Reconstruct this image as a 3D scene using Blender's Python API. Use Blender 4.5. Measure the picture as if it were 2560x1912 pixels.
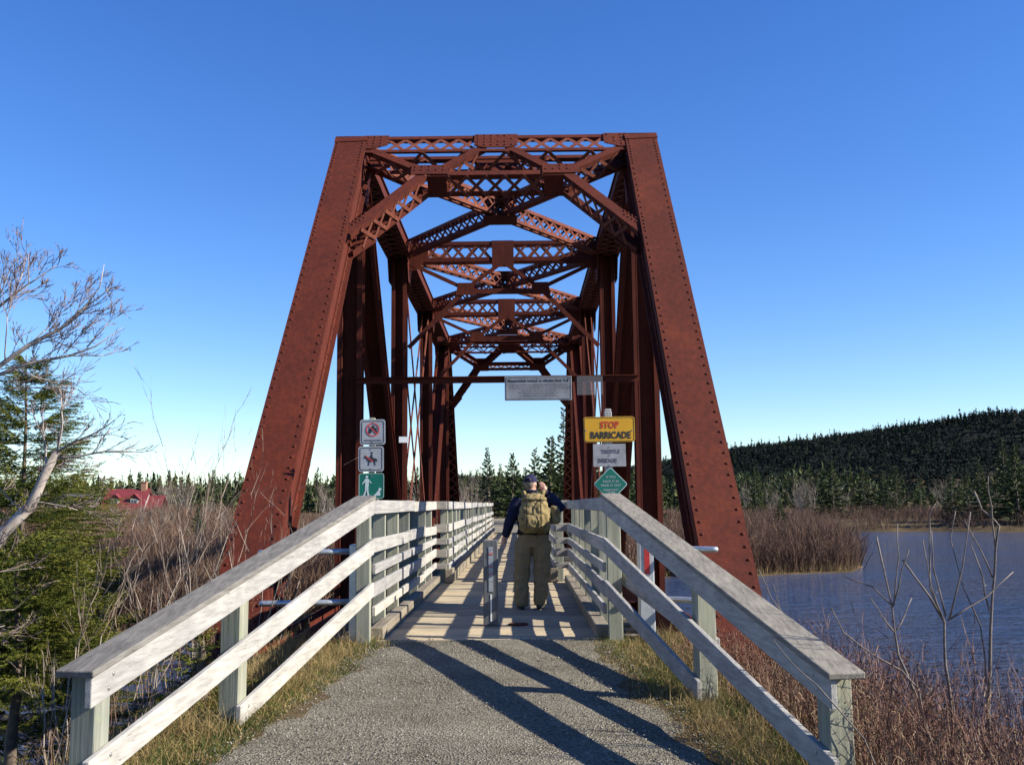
import bpy, bmesh, math, random
import numpy as np
from mathutils import Vector, Matrix, noise as mnoise

for _o in list(bpy.data.objects):
    bpy.data.objects.remove(_o)
R = math.radians
scene = bpy.context.scene
COL = scene.collection
random.seed(7)
rng = np.random.default_rng(7)

# ------------------------------------------------------------------ camera
CAM_POS = Vector((0.37, 0.0, 1.36))
PITCH, YAW, ROLL = 6.93, 0.37, -0.55
cam_data = bpy.data.cameras.new("camera")
cam = bpy.data.objects.new("camera", cam_data)
COL.objects.link(cam)
cam_data.sensor_width = 36.0
cam_data.lens = 36.0 * 2500 / 2560
cam_data.clip_start = 0.05
cam_data.clip_end = 6000
cam.matrix_world = (Matrix.Translation(CAM_POS) @ Matrix.Rotation(R(YAW), 4, 'Z')
                    @ Matrix.Rotation(R(90 + PITCH), 4, 'X') @ Matrix.Rotation(R(ROLL), 4, 'Z'))
scene.camera = cam

# ------------------------------------------------------------------ sky and sun
SUN_EL, SUN_BACK = 31.0, 13.0           # elevation; degrees behind the +X axis
sun_vec = Vector((math.cos(R(SUN_BACK)) * math.cos(R(SUN_EL)),
                  -math.sin(R(SUN_BACK)) * math.cos(R(SUN_EL)), math.sin(R(SUN_EL))))
world = bpy.data.worlds.new("World")
scene.world = world
world.use_nodes = True
wn = world.node_tree
wn.nodes.clear()
w_out = wn.nodes.new("ShaderNodeOutputWorld")
w_bg = wn.nodes.new("ShaderNodeBackground")
w_sky = wn.nodes.new("ShaderNodeTexSky")
w_sky.sky_type = 'NISHITA'
w_sky.sun_disc = False
w_sky.sun_elevation = R(SUN_EL)
w_sky.sun_rotation = math.atan2(sun_vec.x, sun_vec.y)
w_sky.altitude = 10
w_sky.air_density = 1.0
w_sky.dust_density = 0.0
w_sky.ozone_density = 4.5
w_hsv = wn.nodes.new("ShaderNodeHueSaturation")
w_hsv.inputs["Saturation"].default_value = 1.23
w_hsv.inputs["Hue"].default_value = 0.5145
w_bg.inputs["Strength"].default_value = 0.093
wn.links.new(w_sky.outputs[0], w_hsv.inputs["Color"])
wn.links.new(w_hsv.outputs[0], w_bg.inputs["Color"])
wn.links.new(w_bg.outputs[0], w_out.inputs["Surface"])

sun_data = bpy.data.lights.new("sun", 'SUN')
sun_data.energy = 5.0
sun_data.angle = R(0.5)
sun_data.color = (1.0, 0.93, 0.80)
sun = bpy.data.objects.new("sun", sun_data)
COL.objects.link(sun)
sun.rotation_euler = sun_vec.to_track_quat('Z', 'Y').to_euler()

vs = scene.view_settings
vs.view_transform = 'Standard'
vs.look = 'None'
vs.exposure = 1.12
vs.gamma = 1.0
vs.use_curve_mapping = False

# ------------------------------------------------------------------ materials
def new_mat(name):
    m = bpy.data.materials.new(name)
    m.use_nodes = True
    nt = m.node_tree
    b = nt.nodes["Principled BSDF"]
    return m, nt, b

def noise_node(nt, coord, scale, detail=4, mapping=None, rough=0.55):
    n = nt.nodes.new("ShaderNodeTexNoise")
    n.inputs["Scale"].default_value = scale
    n.inputs["Detail"].default_value = detail
    n.inputs["Roughness"].default_value = rough
    if mapping is not None:
        mp = nt.nodes.new("ShaderNodeMapping")
        mp.inputs["Scale"].default_value = mapping
        nt.links.new(coord, mp.inputs["Vector"])
        coord = mp.outputs[0]
    nt.links.new(coord, n.inputs["Vector"])
    return n

def ramp_node(nt, fac, stops):
    r = nt.nodes.new("ShaderNodeValToRGB")
    el = r.color_ramp.elements
    while len(el) < len(stops):
        el.new(0.5)
    for e, (p, c) in zip(el, stops):
        e.position = p
        e.color = (c[0], c[1], c[2], 1)
    nt.links.new(fac, r.inputs[0])
    return r

def mix_node(nt, fac, a, b, mode='MIX'):
    m = nt.nodes.new("ShaderNodeMix")
    m.data_type = 'RGBA'
    m.blend_type = mode
    if isinstance(fac, (int, float)):
        m.inputs[0].default_value = fac
    else:
        nt.links.new(fac, m.inputs[0])
    for s, v in ((6, a), (7, b)):
        if isinstance(v, (tuple, list)):
            m.inputs[s].default_value = (v[0], v[1], v[2], 1)
        else:
            nt.links.new(v, m.inputs[s])
    return m.outputs[2]

def bump_node(nt, b, height, strength, dist=0.02):
    bp = nt.nodes.new("ShaderNodeBump")
    bp.inputs["Strength"].default_value = strength
    bp.inputs["Distance"].default_value = dist
    nt.links.new(height, bp.inputs["Height"])
    nt.links.new(bp.outputs[0], b.inputs["Normal"])

def obj_coord(nt, kind="Object"):
    return nt.nodes.new("ShaderNodeTexCoord").outputs[kind]

def world_pos(nt):
    return nt.nodes.new("ShaderNodeNewGeometry").outputs["Position"]

def mat_plain(name, col, rough=0.6, var=0.15, scale=12, metal=0.0, bump=0.0, mapping=None, spec=0.5):
    m, nt, b = new_mat(name)
    n = noise_node(nt, obj_coord(nt), scale, 5, mapping)
    lo = tuple(c * (1 - var) for c in col)
    hi = tuple(min(1, c * (1 + var)) for c in col)
    r = ramp_node(nt, n.outputs[0], [(0.3, lo), (0.7, hi)])
    nt.links.new(r.outputs[0], b.inputs["Base Color"])
    b.inputs["Roughness"].default_value = rough
    b.inputs["Metallic"].default_value = metal
    b.inputs["Specular IOR Level"].default_value = spec
    if bump:
        bump_node(nt, b, n.outputs[0], bump)
    return m

def mat_rust(name, a, c, d):
    m, nt, b = new_mat(name)
    co = world_pos(nt)
    n1 = noise_node(nt, co, 1.3, 6, None, 0.65)
    n2 = noise_node(nt, co, 26, 5, None, 0.7)
    n3 = noise_node(nt, co, 5.0, 5, (3.0, 3.0, 0.35))
    base = ramp_node(nt, n1.outputs[0], [(0.25, a), (0.52, c), (0.85, d)])
    fine = ramp_node(nt, n2.outputs[0], [(0.3, (0.62, 0.58, 0.58)), (0.72, (1.18, 1.12, 1.08))])
    c1 = mix_node(nt, 0.8, base.outputs[0], fine.outputs[0], 'MULTIPLY')
    stk = ramp_node(nt, n3.outputs[0], [(0.30, (1.25, 1.3, 1.2)), (0.45, (1, 1, 1)), (0.72, (0.48, 0.44, 0.46))])
    c2 = mix_node(nt, 0.62, c1, stk.outputs[0], 'MULTIPLY')
    nt.links.new(c2, b.inputs["Base Color"])
    b.inputs["Roughness"].default_value = 0.82
    b.inputs["Specular IOR Level"].default_value = 0.25
    bump_node(nt, b, n2.outputs[0], 0.35, 0.006)
    return m

def mat_wood(name, axis, light, dark, rough=0.85, lichen=None):
    m, nt, b = new_mat(name)
    co = world_pos(nt)
    sc = [34.0, 34.0, 34.0]
    sc['xyz'.index(axis)] = 1.1
    n1 = noise_node(nt, co, 1.0, 7, tuple(sc), 0.65)
    n2 = noise_node(nt, co, 2.2, 4)
    sc2 = [90.0] * 3
    sc2['xyz'.index(axis)] = 2.5
    n3 = noise_node(nt, co, 1.0, 3, tuple(sc2))
    rnd = nt.nodes.new("ShaderNodeObjectInfo").outputs["Random"]
    base = ramp_node(nt, n1.outputs[0], [(0.3, dark), (0.62, light)])
    big = ramp_node(nt, n2.outputs[0], [(0.32, (0.80, 0.80, 0.81)), (0.68, (1.06, 1.05, 1.03))])
    c1 = mix_node(nt, 1.0, base.outputs[0], big.outputs[0], 'MULTIPLY')
    tone = ramp_node(nt, rnd, [(0.0, (0.72, 0.72, 0.74)), (0.6, (1.0, 0.99, 0.97)), (1.0, (1.15, 1.10, 1.0))])
    c2 = mix_node(nt, 1.0, c1, tone.outputs[0], 'MULTIPLY')
    crack = ramp_node(nt, n3.outputs[0], [(0.27, (0.35, 0.33, 0.31)), (0.36, (1, 1, 1))])
    c3 = mix_node(nt, 0.8, c2, crack.outputs[0], 'MULTIPLY')
    if lichen:
        n4 = noise_node(nt, co, 7.0, 5, None, 0.7)
        f = ramp_node(nt, n4.outputs[0], [(0.55, (0, 0, 0)), (0.72, (0.6, 0.6, 0.6))])
        c3 = mix_node(nt, f.outputs[0], c3, lichen)
    nt.links.new(c3, b.inputs["Base Color"])
    b.inputs["Roughness"].default_value = rough
    b.inputs["Specular IOR Level"].default_value = 0.25
    bump_node(nt, b, n1.outputs[0], 0.5, 0.006)
    return m

def mat_tint(name, stops, rough=0.8, trans=0.0, spec=0.2):
    """colour from the per-point attribute 'tint' (each twig or needle has its own tone)"""
    m, nt, b = new_mat(name)
    at = nt.nodes.new("ShaderNodeAttribute")
    at.attribute_name = "tint"
    r = ramp_node(nt, at.outputs["Fac"], stops)
    nt.links.new(r.outputs[0], b.inputs["Base Color"])
    b.inputs["Roughness"].default_value = rough
    b.inputs["Specular IOR Level"].default_value = spec
    if trans:
        tr = nt.nodes.new("ShaderNodeBsdfTranslucent")
        nt.links.new(r.outputs[0], tr.inputs["Color"])
        mx = nt.nodes.new("ShaderNodeMixShader")
        mx.inputs[0].default_value = trans
        out = nt.nodes["Material Output"]
        nt.links.new(b.outputs[0], mx.inputs[1])
        nt.links.new(tr.outputs[0], mx.inputs[2])
        nt.links.new(mx.outputs[0], out.inputs["Surface"])
    return m

M = {}
M['rust'] = mat_rust("rusted_steel", (0.062, 0.0098, 0.0042), (0.086, 0.0138, 0.0049), (0.122, 0.0235, 0.0072))
M['rust_light'] = mat_rust("rusted_steel_bars", (0.095, 0.026, 0.016), (0.155, 0.045, 0.026), (0.21, 0.066, 0.036))
GREY_L, GREY_D = (0.40, 0.391, 0.372), (0.25, 0.242, 0.23)
M['wood_y'] = mat_wood("weathered_wood_along", 'y', GREY_L, GREY_D)
M['wood_z'] = mat_wood("weathered_wood_post", 'z', (0.29, 0.30, 0.25), (0.17, 0.175, 0.14), lichen=(0.22, 0.26, 0.15))
M['wood_x'] = mat_wood("weathered_wood_across", 'x', (0.36, 0.345, 0.315), (0.21, 0.20, 0.18))
M['cap_wood'] = mat_wood("grey_cap_wood", 'y', (0.23, 0.217, 0.195), (0.115, 0.107, 0.095))
M['plank'] = mat_wood("deck_plank_wood", 'x', (0.47, 0.40, 0.285), (0.28, 0.23, 0.155))
M['kerb_wood'] = mat_wood("kerb_wood", 'y', (0.30, 0.26, 0.195), (0.16, 0.135, 0.10))
M['sleeper'] = mat_wood("sleeper_wood", 'x', (0.16, 0.14, 0.11), (0.08, 0.066, 0.05))
M['galv'] = mat_plain("galvanised_pipe", (0.52, 0.55, 0.58), 0.38, 0.12, 30, 0.75)
M['concrete'] = mat_plain("concrete", (0.36, 0.34, 0.31), 0.9, 0.22, 5, 0, 0.4)
M['bolt'] = mat_plain("bolt_steel", (0.34, 0.33, 0.32), 0.45, 0.2, 40, 0.7)

# ------------------------------------------------------------------ object helpers
WLOC = {}
def wl(o):
    return WLOC.get(o.name, Vector((0, 0, 0))) if o else Vector((0, 0, 0))

def tag(o, label=None, cat=None, group=None, kind=None):
    if label: o["label"] = label
    if cat: o["category"] = cat
    if group: o["group"] = group
    if kind: o["kind"] = kind
    return o

def root(name, loc, label=None, cat=None, group=None, kind=None):
    o = bpy.data.objects.new(name, None)
    o.empty_display_size = 0.2
    COL.objects.link(o)
    o.location = loc
    WLOC[o.name] = Vector(loc)
    return tag(o, label, cat, group, kind)

def link_mesh(name, me, parent=None, loc=None):
    """links mesh whose coordinates are already local to loc (defaults to the parent's place)"""
    o = bpy.data.objects.new(name, me)
    COL.objects.link(o)
    base = wl(parent)
    w = base if loc is None else Vector(loc)
    if parent:
        o.parent = parent
    o.location = w - base
    WLOC[o.name] = w
    return o

def link_matrix(name, me, parent, mw):
    o = bpy.data.objects.new(name, me)
    COL.objects.link(o)
    if parent:
        o.parent = parent
    o.matrix_local = Matrix.Translation(-wl(parent)) @ mw
    return o

def frame(d, up):
    d = d.normalized()
    s = d.cross(up)
    if s.length < 1e-5:
        s = d.cross(Vector((0, 1, 0)))
    s.normalize()
    return d, s, s.cross(d).normalized()

class MB:
    def __init__(self):
        self.v, self.f = [], []
    def add(self, vs_, fs_):
        n = len(self.v)
        self.v += [tuple(p) for p in vs_]
        self.f += [tuple(i + n for i in q) for q in fs_]
    def box(self, c, size, rot=None):
        c = Vector(c)
        hx, hy, hz = size[0] / 2, size[1] / 2, size[2] / 2
        pts = [Vector((x, y, z)) for z in (-hz, hz) for y in (-hy, hy) for x in (-hx, hx)]
        if rot is not None:
            pts = [rot @ p for p in pts]
        self.add([c + p for p in pts], [(0, 2, 3, 1), (4, 5, 7, 6), (0, 1, 5, 4), (2, 6, 7, 3), (0, 4, 6, 2), (1, 3, 7, 5)])
    def beam(self, p0, p1, w, h, up=(0, 0, 1), off=(0, 0)):
        """prism from p0 to p1; w across (d x up), h along up; off shifts (across, up)"""
        p0, p1 = Vector(p0), Vector(p1)
        d, s, u = frame(p1 - p0, Vector(up))
        o = s * off[0] + u * off[1]
        ring = [s * -w / 2 + u * -h / 2, s * w / 2 + u * -h / 2, s * w / 2 + u * h / 2, s * -w / 2 + u * h / 2]
        self.add([p0 + o + r for r in ring] + [p1 + o + r for r in ring],
                 [(0, 3, 2, 1), (4, 5, 6, 7), (0, 1, 5, 4), (1, 2, 6, 5), (2, 3, 7, 6), (3, 0, 4, 7)])
    def prism(self, poly, o, ux, uy, t):
        """polygon (in the ux/uy plane at o) given thickness t along ux x uy, centred"""
        o, ux, uy = Vector(o), Vector(ux), Vector(uy)
        n = ux.cross(uy).normalized()
        k = len(poly)
        a = [o + ux * p[0] + uy * p[1] + n * t / 2 for p in poly]
        b = [p - n * t for p in a]
        self.add(a + b, [tuple(range(k)), tuple(range(2 * k - 1, k - 1, -1))] +
                 [(i, i + k, (i + 1) % k + k, (i + 1) % k) for i in range(k)])
    def tube(self, pts, radii, n=6):
        pts = [Vector(p) for p in pts]
        if not isinstance(radii, (list, tuple)):
            radii = [radii] * len(pts)
        rings = []
        up = Vector((0.13, 0.21, 0.97))
        for i, p in enumerate(pts):
            d = pts[min(i + 1, len(pts) - 1)] - pts[max(i - 1, 0)]
            d, s, u = frame(d, up)
            rings.append([p + (s * math.cos(2 * math.pi * k / n) + u * math.sin(2 * math.pi * k / n)) * radii[i] for k in range(n)])
        vs_ = [q for r_ in rings for q in r_]
        fs_ = []
        for i in range(len(pts) - 1):
            for k in range(n):
                a, b = i * n + k, i * n + (k + 1) % n
                fs_.append((a, b, b + n, a + n))
        fs_.append(tuple(range(n - 1, -1, -1)))
        fs_.append(tuple(range((len(pts) - 1) * n, len(pts) * n)))
        self.add(vs_, fs_)
    def mesh(self, name, mat, base=Vector((0, 0, 0)), smooth=False):
        me = bpy.data.meshes.new(name)
        me.from_pydata([(p[0] - base.x, p[1] - base.y, p[2] - base.z) for p in self.v], [], self.f)
        if mat:
            me.materials.append(mat)
        if smooth:
            for p in me.polygons:
                p.use_smooth = True
        me.update()
        return me
    def build(self, name, mat, parent=None, loc=None, smooth=False, bevel=0.0, seg=1):
        base = Vector(loc) if loc is not None else wl(parent)
        o = link_mesh(name, self.mesh(name, mat, base, smooth), parent, base)
        if bevel:
            md = o.modifiers.new("bevel", 'BEVEL')
            md.width = bevel
            md.segments = seg
            md.limit_method = 'ANGLE'
        return o

def np_mesh(name, verts, faces, mat, tint=None, smooth=False):
    verts = np.asarray(verts, dtype=np.float32).reshape(-1, 3)
    faces = np.asarray(faces, dtype=np.int32)
    k = faces.shape[1]
    me = bpy.data.meshes.new(name)
    me.vertices.add(len(verts))
    me.vertices.foreach_set("co", verts.ravel())
    me.loops.add(faces.size)
    me.loops.foreach_set("vertex_index", faces.ravel())
    me.polygons.add(len(faces))
    me.polygons.foreach_set("loop_start", np.arange(0, faces.size, k, dtype=np.int32))
    me.polygons.foreach_set("loop_total", np.full(len(faces), k, dtype=np.int32))
    if smooth:
        me.polygons.foreach_set("use_smooth", np.ones(len(faces), dtype=bool))
    me.materials.append(mat)
    if tint is not None:
        a = me.attributes.new("tint", 'FLOAT', 'POINT')
        a.data.foreach_set("value", np.asarray(tint, dtype=np.float32))
    me.update(calc_edges=True)
    return me

def ribbons(base, dirs, length, width, bend=0.15, tint=None, gen=rng):
    """thin tapered curved blades: N x 5 points, 3 triangles each"""
    base = np.asarray(base, float); dirs = np.asarray(dirs, float)
    n = len(base)
    length = np.broadcast_to(np.asarray(length, float), (n,))[:, None]
    width = np.broadcast_to(np.asarray(width, float), (n,))[:, None]
    dirs = dirs / np.linalg.norm(dirs, axis=1, keepdims=True)
    rv = gen.normal(size=(n, 3))
    side = np.cross(dirs, rv); side /= np.linalg.norm(side, axis=1, keepdims=True) + 1e-9
    bv = gen.normal(size=(n, 3)) * bend
    mid = base + dirs * length * 0.5
    tip = base + (dirs + bv) * length
    v = np.stack([base - side * width / 2, base + side * width / 2, mid - side * width * 0.36, mid + side * width * 0.36, tip], axis=1)
    idx = (np.arange(n) * 5)[:, None]
    f = np.concatenate([idx + np.array([[0, 1, 3]]), idx + np.array([[0, 3, 2]]), idx + np.array([[2, 3, 4]])], axis=0)
    t = np.repeat(gen.random(n) if tint is None else np.broadcast_to(tint, (n,)), 5)
    return v.reshape(-1, 3), f, t

def blades(base, dirs, length, width, tint=None, gen=rng):
    """one triangle each"""
    base = np.asarray(base, float); dirs = np.asarray(dirs, float)
    n = len(base)
    length = np.broadcast_to(np.asarray(length, float), (n,))[:, None]
    width = np.broadcast_to(np.asarray(width, float), (n,))[:, None]
    dirs = dirs / (np.linalg.norm(dirs, axis=1, keepdims=True) + 1e-9)
    side = np.cross(dirs, gen.normal(size=(n, 3))); side /= np.linalg.norm(side, axis=1, keepdims=True) + 1e-9
    v = np.stack([base - side * width / 2, base + side * width / 2, base + dirs * length], axis=1).reshape(-1, 3)
    f = np.arange(n * 3).reshape(-1, 3)
    t = np.repeat(gen.random(n) if tint is None else np.broadcast_to(tint, (n,)), 3)
    return v, f, t

def merge(parts):
    vs_, fs_, ts_ = [], [], []
    o = 0
    for v, f, t in parts:
        vs_.append(v); fs_.append(f + o); ts_.append(t); o += len(v)
    return np.concatenate(vs_), np.concatenate(fs_), np.concatenate(ts_)

def text_mesh(body, size, depth=0.0015, bold=0.0, align='CENTER'):
    cu = bpy.data.curves.new("lettering", 'FONT')
    cu.body = body
    cu.size = size
    cu.extrude = depth / 2
    cu.offset = bold
    cu.align_x = align
    cu.align_y = 'CENTER'
    cu.resolution_u = 3
    tmp = bpy.data.objects.new("lettering_tmp", cu)
    COL.objects.link(tmp)
    bpy.context.view_layer.update()
    me = bpy.data.meshes.new_from_object(tmp.evaluated_get(bpy.context.evaluated_depsgraph_get()))
    bpy.data.objects.remove(tmp)
    bpy.data.curves.remove(cu)
    return me

def place_text(name, body, mat, parent, c, height, width=None, bold=0.0):
    """flat lettering standing upright, facing -Y, centred on c; fitted to a cap height and a width"""
    me = text_mesh(body, height * 1.37, 0.0015, bold)
    xs = [v.co.x for v in me.vertices]; ys = [v.co.y for v in me.vertices]
    cx, cy = (min(xs) + max(xs)) / 2, (min(ys) + max(ys)) / 2
    sx = (width / (max(xs) - min(xs))) if width else 1.0
    b = wl(parent)
    for v in me.vertices:
        x, y, z = (v.co.x - cx) * sx, v.co.y - cy, v.co.z
        v.co = Vector((c[0] + x, c[1] - z, c[2] + y)) - b
    me.materials.clear()
    me.materials.append(mat)
    me.update()
    return link_mesh(name, me, parent, b)

# ------------------------------------------------------------------ terrain
WATER_Z = -2.3
def sstep(a, b, t):
    t = np.clip((t - a) / (b - a), 0, 1)
    return t * t * (3 - 2 * t)

_FX = np.array([-600, -60, -14, -9, -5.5, -3.5, 3.5, 8, 17.5, 19.5, 27, 35, 41, 60, 120, 400, 900], float)
_FY = np.array([22, 24, 25, 27, 31, 42, 44, 50, 52, 57, 88, 118, 122, 112, 105, 100, 100], float)
def lumps(x, y, s, k=0):
    return (np.sin(x * s * 1.3 + 1.7 + k) * np.cos(y * s * 1.1 - 0.6 + k) + np.sin((x + y) * s * 0.71 + 2.1 * k) * 0.6
            + np.sin((x * 0.8 - y * 1.2) * s * 2.3 + k) * 0.35) / 1.95

def hill_z(x, y):
    rise = 0.55 * sstep(0, 140, x) + 0.45 * sstep(100, 290, x)
    front = sstep(400, 520, y + lumps(x, y, 0.02) * 16)
    h = 41 * rise * front + sstep(260, 700, y) * 5
    h += (lumps(x, y, 0.03, 2) * 2.6 + lumps(x, y, 0.075, 5) * 1.3) * rise * front
    h += 6 * sstep(330, 620, y) * sstep(60, -200, x) + 9 * sstep(420, 640, y) * np.exp(-((x + 40) / 120) ** 2)
    return h

def slope_z(y):
    return -0.035 * np.clip(10.3 - np.asarray(y, float), 0, 16)

def terrain_z(x, y):
    x = np.asarray(x, float); y = np.asarray(y, float)
    # near embankment the photographer stands on
    left = np.clip(-(x + 2.25), 0, None) * 0.78
    right = np.clip(x - 2.05 - 0.35 * sstep(6.5, 5.0, y), 0, None) * 0.72
    zn = -left - right - np.clip(y - 10.35, 0, None) * 1.1
    zn = np.clip(zn, -4.0, 0) + lumps(x, y, 1.9) * 0.035 * (1 - sstep(1.6, 0.9, np.abs(x - 0.05)))
    zn = zn + slope_z(y)
    # far bank
    yf = np.interp(x, _FX, _FY) + lumps(x, y * 0, 0.6) * 1.2
    s = y - yf
    zf = WATER_Z + np.clip(np.where(s > 0, s * 0.10, s * 0.35), -1.7, 0.75) + sstep(60, 260, y) * 1.3
    zf = zf + lumps(x, y, 0.35, 1) * 0.12
    # causeway carrying the trail beyond the bridge
    xp = -0.6 * sstep(60, 90, y) - 0.02 * np.clip(y - 48, 0, None)
    emb = 0.0 - np.clip(np.abs(x - xp) - 1.9, 0, None) * 0.55 - np.clip(46.9 - y, 0, None) * 1.1
    zf = np.maximum(zf, np.clip(emb, -4, 0))
    z = np.maximum(zn, zf)
    return z + hill_z(x, y)

def axis(lo_dense, hi_dense, step, lo, hi, g=1.09):
    a = list(np.arange(lo_dense, hi_dense + 1e-6, step))
    s = step
    while a[-1] < hi:
        s *= g
        a.append(a[-1] + s)
    s = step
    while a[0] > lo:
        s *= g
        a.insert(0, a[0] - s)
    return np.array(a)

def build_ground():
    xs = axis(-14, 24, 0.4, -2600, 2600)
    ys = axis(-6, 60, 0.4, -600, 3200)
    X, Y = np.meshgrid(xs, ys)
    Z = terrain_z(X, Y)
    v = np.stack([X, Y, Z], -1).reshape(-1, 3)
    nx, ny = len(xs), len(ys)
    i = (np.arange(ny - 1)[:, None] * nx + np.arange(nx - 1)[None]).ravel()
    f = np.stack([i, i + 1, i + nx + 1, i + nx], 1)
    m, nt, b = new_mat("earth_and_dry_grass")
    co = world_pos(nt)
    n1 = noise_node(nt, co, 0.35, 6, None, 0.65)
    n2 = noise_node(nt, co, 14, 5, None, 0.7)
    r1 = ramp_node(nt, n1.outputs[0], [(0.3, (0.055, 0.040, 0.025)), (0.5, (0.10, 0.072, 0.04)), (0.68, (0.15, 0.11, 0.055))])
    r2 = ramp_node(nt, n2.outputs[0], [(0.3, (0.5, 0.5, 0.5)), (0.7, (1.25, 1.22, 1.15))])
    c = mix_node(nt, 0.9, r1.outputs[0], r2.outputs[0], 'MULTIPLY')
    # near-black ground colour blended in with height, up the far hill
    geo = nt.nodes.new("ShaderNodeNewGeometry")
    sep = nt.nodes.new("ShaderNodeSeparateXYZ")
    nt.links.new(co, sep.inputs[0])
    hi = nt.nodes.new("ShaderNodeMapRange")
    hi.inputs[1].default_value = 6; hi.inputs[2].default_value = 14
    nt.links.new(sep.outputs[2], hi.inputs[0])
    c = mix_node(nt, hi.outputs[0], c, (0.009, 0.011, 0.010))
    nt.links.new(c, b.inputs["Base Color"])
    b.inputs["Roughness"].default_value = 0.95
    b.inputs["Specular IOR Level"].default_value = 0.1
    bump_node(nt, b, n2.outputs[0], 0.6, 0.04)
    o = link_mesh("ground", np_mesh("ground", v, f, m, smooth=True))
    tag(o, kind="structure")

def build_water():
    m, nt, b = new_mat("river_water")
    co = world_pos(nt)
    n1 = noise_node(nt, co, 1.0, 4, (0.55, 2.1, 1.0), 0.6)
    n2 = noise_node(nt, co, 1.0, 3, (2.2, 7.0, 1.0), 0.6)
    n3 = noise_node(nt, co, 0.05, 3)
    ad = nt.nodes.new("ShaderNodeMath"); ad.operation = 'MULTIPLY_ADD'
    nt.links.new(n2.outputs[0], ad.inputs[0]); ad.inputs[1].default_value = 0.35
    nt.links.new(n1.outputs[0], ad.inputs[2])
    bump_node(nt, b, ad.outputs[0], 1.0, 0.55)
    r = ramp_node(nt, n3.outputs[0], [(0.35, (0.032, 0.060, 0.130)), (0.65, (0.055, 0.060, 0.090))])
    nt.links.new(r.outputs[0], b.inputs["Base Color"])
    b.inputs["Roughness"].default_value = 0.06
    b.inputs["IOR"].default_value = 1.333
    mb = MB()
    mb.add([(-900, -120, WATER_Z), (900, -120, WATER_Z), (900, 330, WATER_Z), (-900, 330, WATER_Z)], [(0, 1, 2, 3)])
    tag(mb.build("river", m), kind="structure")

PATH_L = np.array([[-3, -2.1], [3, -1.85], [5.2, -1.66], [7.0, -1.42], [9.0, -1.14], [10.31, -1.02]])
PATH_R = np.array([[-3, 2.0], [3, 1.80], [5.2, 1.60], [7.7, 1.36], [9.3, 1.20], [10.31, 1.14]])
def path_edges(y):
    return np.interp(y, PATH_L[:, 0], PATH_L[:, 1]), np.interp(y, PATH_R[:, 0], PATH_R[:, 1])

def gravel_mat(name, tones):
    m, nt, b = new_mat(name)
    co = world_pos(nt)
    vo = nt.nodes.new("ShaderNodeTexVoronoi")
    vo.inputs["Scale"].default_value = 75
    nt.links.new(co, vo.inputs["Vector"])
    sep = nt.nodes.new("ShaderNodeSeparateColor")
    nt.links.new(vo.outputs["Color"], sep.inputs[0])
    r1 = ramp_node(nt, sep.outputs[0], tones)
    n = noise_node(nt, co, 1.4, 5, None, 0.65)
    r2 = ramp_node(nt, n.outputs[0], [(0.28, (0.62, 0.59, 0.53)), (0.5, (0.92, 0.90, 0.86)), (0.74, (1.2, 1.18, 1.12))])
    c = mix_node(nt, 1.0, r1.outputs[0], r2.outputs[0], 'MULTIPLY')
    nt.links.new(c, b.inputs["Base Color"])
    b.inputs["Roughness"].default_value = 0.95
    b.inputs["Specular IOR Level"].default_value = 0.15
    bump_node(nt, b, vo.outputs["Distance"], 0.9, 0.012)
    return m

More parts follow.
